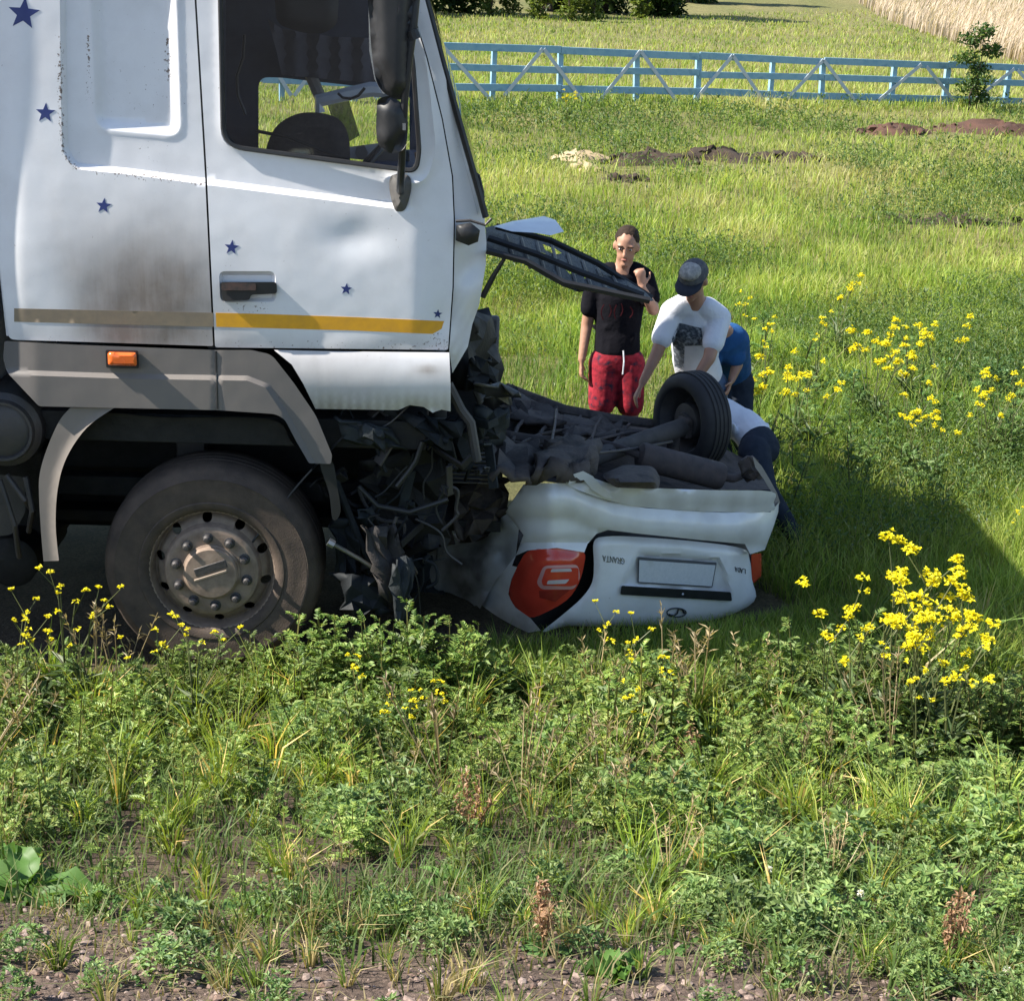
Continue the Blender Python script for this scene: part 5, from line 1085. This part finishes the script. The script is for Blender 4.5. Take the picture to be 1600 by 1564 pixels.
# ---- flowering weeds: each a thing of its own
PETAL = foliage_mat('yellow_petal', .25, .6)
def flower_proto(rg, spread, nclus, full, leafy):
    st, lf, fl = TB(), TB(), TB()
    nst = rg.integers(2,4) if nclus < 9 else 4
    tips = []
    for s in range(nst):
        a = rg.uniform(0,6.28); l = spread*rg.uniform(.2,.8); tip = np.array([math.cos(a)*l, math.sin(a)*l, rg.uniform(.8,1)]); mid = tip*np.array([.35,.35,.55]); sc = (.13,.15,.06)
        st.add(*stem_strip((0,0,0), mid, .011, sc)); st.add(*stem_strip(mid, tip, .007, sc)); tips.append(tip)
        for b in range(max(1,nclus//nst-1)):
            q = rg.uniform(.45,.95); o = mid+(tip-mid)*q if q > .55 else mid; a2 = rg.uniform(0,6.28); e = o+np.array([math.cos(a2)*.22*spread*1.6, math.sin(a2)*.22*spread*1.6, rg.uniform(.12,.28)]); st.add(*stem_strip(o, e, .005, sc)); tips.append(e)
        k = leafy; q = rg.uniform(.05,.8,k); P = mid*q[:,None]; lf.add(*leaves(P, rg.uniform(.12,.3,k), rg.uniform(.03,.07,k), rg.uniform(0,6.28,k), rg.normal(.4,.4,k), pal(rg.random(k),[(.05,.09,.03),(.09,.14,.05),(.14,.18,.08)])))
    for tp in tips:
        n = max(3,int(full*rg.uniform(.5,1.4))); d = rg.normal(0,1,(n,3)); d[:,2] = np.abs(d[:,2])*1.1-.2; d /= np.linalg.norm(d,axis=1)[:,None]; P = tp+d*rg.uniform(.01,.045,(n,1))*(.6+.04*full)
        for p4 in range(4): fl.add(*leaves(P, rg.uniform(.019,.030,n), rg.uniform(.017,.026,n), np.full(n,p4*1.57)+rg.uniform(0,1.5,n), rg.normal(.5,.5,n), np.array([.80,.72,.02])*rg.uniform(.75,1.1,(n,1))))
    return st.arr(), lf.arr(), fl.arr()
rg = np.random.default_rng(9)
def pm(name, arr, m):
    V,T_,C = arr; me_o = tri_mesh(name, V, T_, C, m); me = me_o.data; bpy.data.objects.remove(me_o); return me
FPRO = []
for spec in ((.45,9,15,18),(.5,12,17,18),(.35,6,12,14),(.5,9,6,10),(.3,6,9,12)):
    a_, b_, c_ = flower_proto(rg, *spec); FPRO.append((pm('stem',a_,LEAF), pm('leaves',b_,LEAF), pm('blossom',c_,PETAL)))
def flower(px, py_top, y, size, kind, label, group, az=None):
    """plant whose top shows at (px,py_top), rooted on the ground at distance y"""
    t = at(px, py_top, y); x_, g0 = t.x, float(gz(t.x, y)); h = max(.15, t.z-g0); h = h/1.17 if size is None else size
    o = root('flowering_weed', (x_, y, g0-.01), label, 'flower', group); o.scale = (h,h,h); o.rotation_euler = (0,0,RNG.uniform(0,6.28) if az is None else az)
    for nm, me in zip(('stem','leaves','blossom'), FPRO[kind]):
        c = bpy.data.objects.new(nm, me); COL.objects.link(c); c.parent = o
la, ga1 = 'shorter yellow flowering weed in the clump on the bank beside the car boot', 'yellow weeds beside the car boot'
for px,py,y,k in ((1415,850,7.35,1),(1350,915,7.2,0),(1470,930,7.05,0),(1440,905,7.1,1),(1300,965,7.0,2),(1490,955,6.95,0),(1400,945,7.0,4),(1500,1010,6.8,0),(1450,1030,6.7,4),(1375,890,7.5,2)): flower(px,py,y,None,k,'tallest yellow flowering weed of the clump on the bank beside the car boot' if py == 850 else la,ga1)
lb, gb = 'thin yellow flowering weed growing before the truck wheel arch', 'yellow weeds before the truck wheels'
for px,py,y,k in ((95,890,7.2,3),(15,930,7.1,3),(120,920,7.15,3),(265,965,6.95,3),(300,960,6.9,3),(60,950,6.9,3)): flower(px,py,y,None,k,lb,gb)
lc, gc = 'small yellow flowering weed in front of the car boot lid', 'yellow weeds before the boot lid'
for px,py,y,k in ((930,948,7.35,3),(970,965,7.2,3),(1000,1062,6.5,4),(1040,1010,6.9,4)): flower(px,py,y,None,k,lc,gc)
ld, gd = 'low yellow flowering weed on the bank between the truck wheel and the car', 'yellow weeds between wheel and car'
for px,py,y,k in ((560,1010,6.9,4),(640,1065,6.5,4),(690,1050,6.6,4),(620,1090,6.4,2)): flower(px,py,y,None,k,ld,gd)
le, ge = 'yellow flowering weed among the leafy clumps just beyond the truck shadow', 'yellow weeds beyond the shadow'
for px,py,y,k in ((1190,565,11.6,1),(1205,580,11.5,0),(1250,558,12,0),(1280,585,11.8,0),(1372,512,12.6,1),(1380,535,12.4,1),(1432,492,13.2,0),(1480,497,13.2,0),(1430,560,12.2,2),(1430,618,11.5,1),(1468,640,11.2,0),(1560,588,11.8,0),(1580,560,12,0),(1545,610,11.5,2),(1318,425,14.8,2),(1285,485,13.5,4),(1175,455,14.3,4),(1205,495,13.2,4),(1590,790,9.9,4)):
    if px < 1300 and y < 12.5: flower(px,py,y,None,k,'yellow flowering weed growing beside the person in the blue shirt','yellow weeds beside the people')
    elif y > 13: flower(px,py,y,None,k,'sparse yellow flowering weed standing far out in the open meadow grass','yellow weeds far out in the meadow')
    else: flower(px,py,y,None,k,le,ge)
flower(887,163,37.,.6,1,'single yellow flowering weed at the foot of the blue fence',None)
# ---- burdock at the left, docks, dandelion clocks
def burdock(px, py, label, seed, size):
    b = None; rg = np.random.default_rng(seed); p = hit(px,py,Vector((0,0,.55)),Z)
    for _ in range(6): p = hit(px,py,Vector((0,0,float(gz(p.x,p.y)))),Z)
    t = root('broadleaf_plant', p, label, 'plant')
    for i in range(8):
        az = i*.785+rg.normal(0,.25); L = size*rg.uniform(.7,1.15); el = rg.uniform(.5,1.1); w = L*.55; k = 7; V=[]; c = np.array([.075,.155,.035])*rg.uniform(.75,1.35); cs=[]
        ctr = np.array(p)
        for j in range(k+1):
            q = j/k; e = el-q*1.3; d = np.array([math.cos(az)*math.cos(e), math.sin(az)*math.cos(e), math.sin(e)]); ctr = ctr + (d*L/k if j else 0); s = np.array([-math.sin(az),math.cos(az),0])*w*.5*(math.sin(math.pi*min(.98,max(.04,(q-.15)/.85*.8+.18))) if q>.2 else .06)*(1+.12*rg.normal()); 
            for f in (-1,-.5,0,.5,1): V.append(ctr+s*f+np.array([0,0,.025*abs(f)+.012*rg.normal()*abs(f)])); cs.append(c*(1.25 if f==0 else 1))
        T_=[]
        for j in range(k):
            for e_ in range(4): b_=j*5+e_; T_ += [[b_,b_+1,b_+6],[b_,b_+6,b_+5]]
        tri_mesh('leaf', np.array(V), np.array(T_), np.array(cs), LEAF, t, tuple(p), smooth=True)
burdock(45,1400,'broad-leaved burdock plant on the gravel shoulder, the largest of the leafy plants',1,.21)
burdock(-5,1365,'broad-leaved plant touching the large burdock',2,.16)
burdock(968,1525,'small leafy plant alone on the bare gravel',3,.10)
def dock(px, py, h, label, seed):
    rg = np.random.default_rng(seed); p = on_z(px,py,.6)
    for _ in range(6): p = on_z(px,py,float(gz(p.x,p.y)))
    t = root('dock_plant', p, label, 'plant'); tb1, tb2 = TB(), TB()
    for i in range(7):
        a = rg.uniform(0,6.28); l = h*rg.uniform(.05,.35); tip = np.array([math.cos(a)*l,math.sin(a)*l,h*rg.uniform(.6,1)]); tb1.add(*stem_strip(np.array(p), np.array(p)+tip, .004, (.26,.16,.10)))
        k = 40; q = rg.uniform(.4,1,k); P = np.array(p)+tip*q[:,None]+rg.normal(0,.006,(k,3)); tb1.add(*leaves(P, np.full(k,.02), np.full(k,.010), rg.uniform(0,6.28,k), rg.normal(.5,.6,k), np.array([.32,.20,.12])*rg.uniform(.7,1.4,(k,1))))
    tri_mesh('seed_stalks', *tb1.arr(), LEAF, t, tuple(p))
    V,T_,C = PR['r'][seed%4]; tri_mesh('leaves', V*np.array([h*.6]*3)+np.array(p), T_, C*1.2, LEAF, t, tuple(p))
dock(1480,1510,.22,'leafy weed with several rust-red seed stalks at the edge of the gravel',0)
dock(850,1485,.22,'dry weed with one upright brown seed spike on the gravel',2)
dock(735,1310,.26,'pale straw-coloured dry weed standing in the middle of the bank',3)
dock(1070,1220,.26,'brown-stalked weed in the green tangle below the car boot',1)
for k,(px,py) in enumerate(((1202,1358),(1345,1395),(1573,1515),(1525,938),(665,1100))):
    p = on_z(px,py+40,.5)
    for _ in range(5): p = on_z(px,py+40,float(gz(p.x,p.y)))
    top = at(px,py,p.y); t = root('dandelion_clock', p, 'round white dandelion clock on a thin stalk among the weeds', 'dandelion', 'dandelion clocks among the weeds')
    tube('stalk', [p, (p+top)/2+Vector((.004,0,0)), top], .0022, mat('stalk_green',(.12,.15,.06),rough=.7) if k==0 else bpy.data.materials['stalk_green'], t, 5)
    rg = np.random.default_rng(k); d = rg.normal(0,1,(60,3)); d /= np.linalg.norm(d,axis=1)[:,None]
    tri_mesh('seed_head', *leaves(np.repeat(np.array(top)[None],60,0), np.full(60,.013), np.full(60,.007), np.arctan2(d[:,1],d[:,0]), np.arcsin(d[:,2]), np.full((60,3),.72)), DRYM, t, tuple(top))
# ============================================================ PEOPLE
def capsule(bm, a, b, ra, rb, n=12, flat=1., side=None):
    """tapered limb with rounded ends; flat squeezes it across 'side'"""
    a, b = Vector(a), Vector(b); d = (b-a); L = d.length; d.normalize()
    s = (side-d*side.dot(d)).normalized() if side else d.orthogonal().normalized(); t = d.cross(s); prof = []
    for k in range(4): th = math.pi/2*(1-k/3.); prof.append((ra*math.cos(th)+1e-4, -ra*math.sin(th)))
    for k in range(4): th = math.pi/2*(k/3.); prof.append((rb*math.cos(th)+1e-4, L+rb*math.sin(th)))
    rings = [[bm.verts.new(a+d*h+(s*math.cos(2*math.pi*k/n)+t*math.sin(2*math.pi*k/n)*flat)*r) for k in range(n)] for r, h in prof]
    for r1, r2 in zip(rings, rings[1:]):
        for k in range(n): bm.faces.new((r1[k], r1[(k+1)%n], r2[(k+1)%n], r2[k]))
    bm.faces.new(rings[0][::-1]); bm.faces.new(rings[-1])
def ellips(bm, c, ax, ay, az, n=2):
    mt = Matrix((ax.to_4d(), ay.to_4d(), az.to_4d(), Vector((0,0,0,1)))).transposed(); 
    for i in range(3): mt[3][i] = 0
    mt.translation = c; bmesh.ops.create_icosphere(bm, subdivisions=n, radius=1, matrix=mt)
def fuse(name, bm, m, parent, vox=.009, sm=4):
    bmesh.ops.recalc_face_normals(bm, faces=bm.faces)
    me = bpy.data.meshes.new(name); c = Vector(WL[parent]); 
    for v in bm.verts: v.co -= c
    bm.to_mesh(me); bm.free(); o = link_mesh(name, me, m, parent, c)
    r = o.modifiers.new('fuse','REMESH'); r.mode = 'VOXEL'; r.voxel_size = vox; r.use_smooth_shade = True
    s = o.modifiers.new('smooth','SMOOTH'); s.iterations = sm; s.factor = .5
    dg = bpy.context.evaluated_depsgraph_get(); ev = o.evaluated_get(dg); nm = bpy.data.meshes.new_from_object(ev); o.modifiers.clear(); o.data = nm
    if not nm.materials: nm.materials.append(m)
    nm.polygons.foreach_set('use_smooth', [True]*len(nm.polygons)); return o
SKIN = mat('skin', (.36,.20,.14), (.31,.165,.11), scale=9, rough=.55); HAIR = mat('dark_hair', (.022,.014,.010), (.038,.026,.019), scale=40, rough=.75, spec=.15, bump=.6, bscale=120)
EYE = mat('eye_white', (.7,.68,.65), rough=.3); PUP = mat('eye_dark', (.02,.015,.012), rough=.2); LIP = mat('lip', (.38,.16,.13), rough=.5)
def hand(bm, wrist, d, palm_n, curl=.5, s=1.):
    """palm plus five separate bent fingers. d points along the hand, palm_n out of the palm"""
    d = d.normalized(); palm_n = (palm_n-d*palm_n.dot(d)).normalized(); side = d.cross(palm_n)
    capsule(bm, wrist, wrist+d*.085*s, .026*s, .036*s, 10, .45, side)
    for k, (off, L) in enumerate(((-.030,.070),(-.010,.080),(.011,.075),(.030,.058))):
        b = wrist+d*.085*s+side*off*s; c1 = d*math.cos(curl*.5)+palm_n*math.sin(curl*.5); c2 = d*math.cos(curl*1.5)+palm_n*math.sin(curl*1.5); m_ = b+c1*L*.5*s; capsule(bm, b, m_, .0095*s, .009*s, 8); capsule(bm, m_, m_+c2*L*.5*s, .009*s, .0078*s, 8)
    b = wrist+d*.03*s-side*.03*s; t1 = (d*.6-side*.7+palm_n*.3).normalized(); m_ = b+t1*.045*s; capsule(bm, b, m_, .012*s, .010*s, 8); capsule(bm, m_, m_+(d*.85-side*.3+palm_n*.35).normalized()*.032*s, .010*s, .0085*s, 8)
def head_parts(bm, c, fwd, up, s, t, hairm, hat=False, hair=True):
    """c: centre of skull; fwd: gaze. head height .235*s"""
    fwd = fwd.normalized(); up = (up-fwd*up.dot(fwd)).normalized(); rt = fwd.cross(up)
    ellips(bm, c+up*.02*s, rt*.076*s, fwd*.095*s, up*.098*s); ellips(bm, c+fwd*.022*s-up*.052*s, rt*.060*s, fwd*.070*s, up*.068*s)
    capsule(bm, c+fwd*.092*s+up*.008*s, c+fwd*.108*s-up*.030*s, .010*s, .016*s, 8)            # nose
    ellips(bm, c+fwd*.075*s-up*.098*s, rt*.026*s, fwd*.022*s, up*.02*s)                       # chin
    for q in (-1,1): ellips(bm, c+rt*q*.078*s-up*.008*s, rt*.012*s, fwd*.022*s, up*.032*s)   # ears
    for q in (-1,1): ellips(bm, c+rt*q*.034*s+fwd*.078*s+up*.026*s, rt*.026*s, fwd*.016*s, up*.009*s)   # brow ridge
    def add(nm, m_, fn):
        b = bmesh.new(); fn(b); bmesh.ops.recalc_face_normals(b, faces=b.faces); from_bm(nm, b, m_, t, sharp=80)
    for q in (-1,1):
        e = c+rt*q*.032*s+fwd*.083*s+up*.008*s; add('eye', EYE, lambda b: ellips(b, e-fwd*.002*s, rt*.011*s, fwd*.009*s, up*.0055*s)); add('pupil', PUP, lambda b: ellips(b, e+fwd*.007*s, rt*.006*s, fwd*.005*s, up*.006*s))
        add('eyebrow', hairm, lambda b: capsule(b, e+up*.021*s-rt*q*.014*s+fwd*.010*s, e+up*.020*s+rt*q*.018*s+fwd*.003*s, .0045*s, .003*s, 6))
    add('mouth', LIP, lambda b: ellips(b, c+fwd*.088*s-up*.062*s, rt*.024*s, fwd*.008*s, up*.007*s))
    if hair:
        def hf_(b):
            ellips(b, c+up*.040*s-fwd*.020*s, rt*.0795*s, fwd*.092*s, up*.086*s, 4); ellips(b, c-fwd*.045*s-up*.02*s, rt*.079*s, fwd*.056*s, up*.075*s, 4)
            for v in b.verts: q_ = v.co-c; v.co += q_.normalized()*(.005*s*noise.noise(q_*45)+.004*s*noise.noise(q_*110))
        add('hair', hairm, hf_)
    return rt, up, fwd
def person(name, label, J, mats, head_dir, cap=None, gr=None, s=1., shirt=True, long_pants=True, hands=(None,None), face=True, toes=Vector((0,-1,0)), shirt_rad=(.115,.145,.17), hair=True):
    """J: joints (world): pelvis, waist, chest, neck, head, sl,el,wl, sr,er,wr, hl,kl,al, hr,kr,ar"""
    t = root(name, (J['pelvis'].x, J['pelvis'].y, min(J['al'].z,J['ar'].z)-.08), label, 'person', gr)
    bm = bmesh.new(); sd = (J['sr']-J['sl']).normalized()
    capsule(bm, J['pelvis'], J['waist'], .135*s, .12*s, 14, .72, sd); capsule(bm, J['waist'], J['chest'], .12*s, .15*s, 14, .68, sd); capsule(bm, J['chest'], J['neck'].lerp(J['chest'],.35), .145*s, .10*s, 14, .66, sd)
    capsule(bm, J['neck'].lerp(J['chest'],.2), J['head'], .058*s, .052*s, 12)
    for a in 'lr':
        capsule(bm, J['s'+a].lerp(J['neck'],.45), J['s'+a], .06*s, .062*s); capsule(bm, J['s'+a], J['e'+a], .053*s, .040*s); capsule(bm, J['e'+a], J['w'+a], .040*s, .026*s)
        capsule(bm, J['h'+a], J['k'+a], .088*s, .056*s); capsule(bm, J['k'+a], J['a'+a], .056*s, .036*s); capsule(bm, J['k'+a].lerp(J['a'+a],.12), J['k'+a].lerp(J['a'+a],.5), .052*s, .050*s)
    for i, a in enumerate('lr'):
        hd_, pn_, cu_ = hands[i] if hands[i] else ((J['w'+a]-J['e'+a]), Vector((1 if a=='l' else -1,0,0)), .55); hand(bm, J['w'+a], hd_, pn_, cu_, s)
        capsule(bm, J['a'+a], J['a'+a]-Z*.03, .04*s, .038*s)
    rt, up, fw = head_parts(bm, J['head'], head_dir, (J['head']-J['neck']).normalized()*.5+Z*.5, s, t, HAIR, hair=hair)
    body = fuse('body', bm, SKIN, t)
    # shoes
    for a in 'lr':
        b = bmesh.new(); capsule(b, J['a'+a]-Z*.045*s-toes*.04*s, J['a'+a]-Z*.05*s+toes*.15*s, .042*s, .036*s, 12, .8, Z.cross(toes)); fuse('shoe', b, mats[2], t, .008)
    # shirt with sleeves and a hem
    b = bmesh.new(); r1,r2,r3 = shirt_rad
    hem = J['waist'].lerp(J['pelvis'],.75)
    capsule(b, hem, J['waist'], r2*1.06*s, r2*1.02*s, 16, .78, sd); capsule(b, J['waist'], J['chest'], r2*1.0*s, r3*s, 16, .74, sd); capsule(b, J['chest'], J['neck'].lerp(J['chest'],.58), r3*.98*s, r1*s, 16, .74, sd)
    for a in 'lr':
        capsule(b, J['s'+a].lerp(J['neck'],.5), J['s'+a], .072*s, .076*s); capsule(b, J['s'+a], J['s'+a].lerp(J['e'+a],.62), .074*s, .070*s)
    # cloth folds
    fw_ = sd.cross(Z).normalized()
    for k in range(9):
        q = k/8.; c0 = hem.lerp(J['chest'],q*.75); o_ = .09*math.sin(k*2.1); sg = 1 if k%2 else -1
        capsule(b, c0+sd*o_+fw_*sg*.082*s, c0+sd*(o_+.09*math.cos(k*1.3))+fw_*sg*.088*s+Z*.07, .022*s, .016*s, 8)
    fuse('shirt', b, mats[0], t, .012, 2)
    b = bmesh.new(); capsule(b, J['pelvis']+ (J['pelvis']-J['waist'])*.15, J['waist'].lerp(J['pelvis'],.35), .152*s, .142*s, 16, .78, sd)
    for a in 'lr':
        e = J['k'+a] if long_pants else J['h'+a].lerp(J['k'+a],.78)
        capsule(b, J['h'+a], e, .108*s, (.075 if long_pants else .092)*s, 14)
        if long_pants: capsule(b, J['k'+a], J['k'+a].lerp(J['a'+a],.95), .075*s, .058*s, 12)
    fuse('jeans' if long_pants else 'shorts', b, mats[1], t, .012, 2)
    return t, rt, up, fw
def JP(**kw): return {k: at(*v) for k, v in kw.items()}
BLK = mat('black_tshirt', (.005,.005,.008), (.009,.009,.013), scale=5, rough=.95, spec=.1, bump=1.0, bscale=11); WHT = mat('white_tshirt', (.66,.68,.74), (.58,.60,.67), scale=5, rough=.95, bump=1.0, bscale=11, spec=.15); BLU = mat('blue_shirt', (.025,.10,.26), (.015,.06,.17), scale=6, rough=.9, bump=1.0, bscale=11, spec=.15)
JEA = mat('blue_denim', (.05,.085,.15), (.08,.12,.19), scale=14, rough=.9, bump=.3, bscale=150); DJE = mat('dark_denim', (.016,.022,.034), (.03,.038,.055), scale=14, rough=.95, spec=.15, bump=.8, bscale=12); SHO = mat('dark_shoe', (.02,.02,.02), rough=.6)
RED = mat('red_floral_cloth', (.36,.02,.04), (.22,.006,.018), scale=22, rough=.85, c3=(.012,.010,.03), bump=.7, bscale=13)
g11 = 0.0
J1 = JP(pelvis=(964,553,11.0),waist=(965,523,11.0),chest=(968,463,11.0),neck=(975,415,10.98),head=(979,384,10.97),
    sl=(932,437,11.0),el=(917,508,11.02),wl=(909,562,10.95),sr=(1006,436,11.0),er=(1021,484,10.86),wr=(1003,450,10.74),
    hl=(945,566,11.0),kl=(939,648,10.97),al=(937,735,11.05),hr=(983,567,11.0),kr=(985,650,10.98),ar=(984,737,11.05))
p1, rt, up, fw = person('person', 'person in a black T-shirt and red patterned shorts standing with one hand at the neck', J1, (BLK,RED,SHO), Vector((-.15,-1,-.25)), s=1., long_pants=False, hands=(((Vector((.02,-.05,-1))),Vector((1,0,0)),.7),(Vector((-.15,.05,1)),Vector((-.3,1,0)),1.3)))
# beard / print on the black T-shirt, shorts cord
bm = bmesh.new(); cpos = at(966,478,10.835)
for k,(dx,dz,L,cv) in enumerate(((-.09,0,.10,-.016),(-.055,.0,.08,.014),(-.01,0,.09,-.012),(.02,.01,.08,.012),(.08,-.01,.07,.018))): bm_tube(bm, [cpos+Vector((dx+cv*math.sin(q*math.pi),.02+.25*dx*dx,dz-L*q)) for q in np.linspace(0,1,6)], .0035, 5)
from_bm('shirt_print', bm, mat('red_print',(.035,.004,.007),rough=.9,spec=.1), p1)
b = bmesh.new(); bm_box(b, at(964,457,10.82), X, Y, Z, .17, .004, .018); from_bm('shirt_print', b, mat('white_print',(.6,.55,.58),rough=.8), p1)
tube('shorts_cord', [at(974,548,10.86), at(975,565,10.85), at(973,585,10.86)], .005, WHT, p1, 6)
J2 = JP(pelvis=(1094,590,10.95),waist=(1086,560,10.78),chest=(1088,505,10.58),neck=(1086,466,10.46),head=(1084,436,10.36),
    sl=(1050,487,10.52),el=(1026,553,10.42),wl=(1004,598,10.36),sr=(1124,497,10.50),er=(1108,560,10.34),wr=(1082,600,10.28),
    hl=(1072,602,10.95),kl=(1040,678,10.80),al=(1030,765,10.9),hr=(1112,602,10.95),kr=(1115,690,10.8),ar=(1120,765,10.95))
p2, rt, up, fw = person('person', 'person in a white printed T-shirt and cap bending over the overturned car', J2, (WHT,JEA,SHO), Vector((-.55,-1,-.75)), s=1.02, hair=False)
hc = J2['head']
def capmesh():
    bm = bmesh.new(); c = hc+up*.035-fw*.005; n, m_ = 20, 7; rings = []
    for i in range(m_):
        th = (math.pi/2)*(i/(m_-.6)); rings.append([bm.verts.new(c+up*(.092*math.sin(th))+(rt*.090*math.cos(2*math.pi*k/n)+fw*.106*math.sin(2*math.pi*k/n))*math.cos(th)) for k in range(n)])
    for r1,r2 in zip(rings,rings[1:]):
        for k in range(n): bm.faces.new((r1[k],r1[(k+1)%n],r2[(k+1)%n],r2[k]))
    bm.faces.new(rings[-1]); return bm
cap = from_bm('cap', capmesh(), mat('grey_cap',(.06,.065,.08),(.13,.13,.13),scale=45,rough=.95,spec=.1), p2)
b = bmesh.new(); c0 = hc+up*.036
V_ = [[b.verts.new(c0+rt*(.088*math.sin(a)*(1+.0*q))+fw*(.09*math.cos(a)+.085*q*math.cos(a*.6))-up*.02*q) for a in np.linspace(-1.25,1.25,13)] for q in (0,.5,1)]
for r1,r2 in zip(V_,V_[1:]):
    for k in range(12): b.faces.new((r1[k],r1[k+1],r2[k+1],r2[k]))
pk = from_bm('cap_peak', b, mat('dark_peak',(.025,.03,.045),rough=.9), cap); pk.modifiers.new('th','SOLIDIFY').thickness = .005
b = bmesh.new(); ellips(b, hc+up*.088+fw*.03-rt*.0, rt*.068, fw*.075, up*.046, 3); from_bm('cap_panel', b, mat('pale_cap_panel',(.42,.41,.38),(.16,.165,.17),scale=38,rough=.95,spec=.1), cap)
# grey print on the white T-shirt: shrink-wrapped patch
pr_o = [(1062,505),(1096,513),(1098,540),(1070,541),(1068,575),(1054,573),(1052,548),(1050,530)]
shirt2 = [c for c in p2.children if c.name.startswith('shirt')][0]
dg = bpy.context.evaluated_depsgraph_get(); dg.update()
def on_shirt(u,v,h):
    d = ray(u,v).normalized(); w0 = WL[shirt2]; ok, loc, nrm, _ = shirt2.ray_cast(CAMP-w0, d)
    return (loc+w0-d*(h+.006)) if ok else at(u,v,10.33)
sheet('shirt_print', pr_o, on_shirt, mat('grey_print',(.20,.24,.29),(.03,.04,.06),scale=22,rough=.9,c3=(.36,.40,.45)), p2, step=4, thick=.002)
J3 = JP(pelvis=(1140,585,11.35),waist=(1140,562,11.22),chest=(1132,535,11.0),neck=(1122,516,10.86),head=(1112,500,10.78),
    sl=(1110,540,10.95),el=(1112,585,10.9),wl=(1118,610,10.85),sr=(1146,538,10.98),er=(1152,570,10.98),wr=(1143,594,10.92),
    hl=(1128,598,11.35),kl=(1125,680,11.25),al=(1128,752,11.35),hr=(1155,598,11.35),kr=(1158,680,11.25),ar=(1160,752,11.35))
J3['head'] = at(1105,520,10.85)
person('person', 'person in a blue shirt bending down behind the one in the white T-shirt', J3, (BLU,DJE,SHO), Vector((-.6,-.6,-.8)), s=.98)
J4 = JP(pelvis=(1184,690,10.25),waist=(1166,668,10.35),chest=(1128,650,10.45),neck=(1104,642,10.45),head=(1080,640,10.42),
    sl=(1120,665,10.25),el=(1100,700,10.2),wl=(1090,725,10.1),sr=(1130,655,10.6),er=(1100,690,10.6),wr=(1085,715,10.5),
    hl=(1178,705,10.12),kl=(1196,765,9.98),al=(1242,838,9.98),hr=(1188,700,10.35),kr=(1170,770,10.2),ar=(1225,800,10.45))
person('person', 'person in a white top and dark jeans crouching behind the upturned car wheel', J4, (WHT,DJE,SHO), Vector((-1,-.2,-.4)), s=.95, toes=Vector((.3,.6,-.7)).normalized())
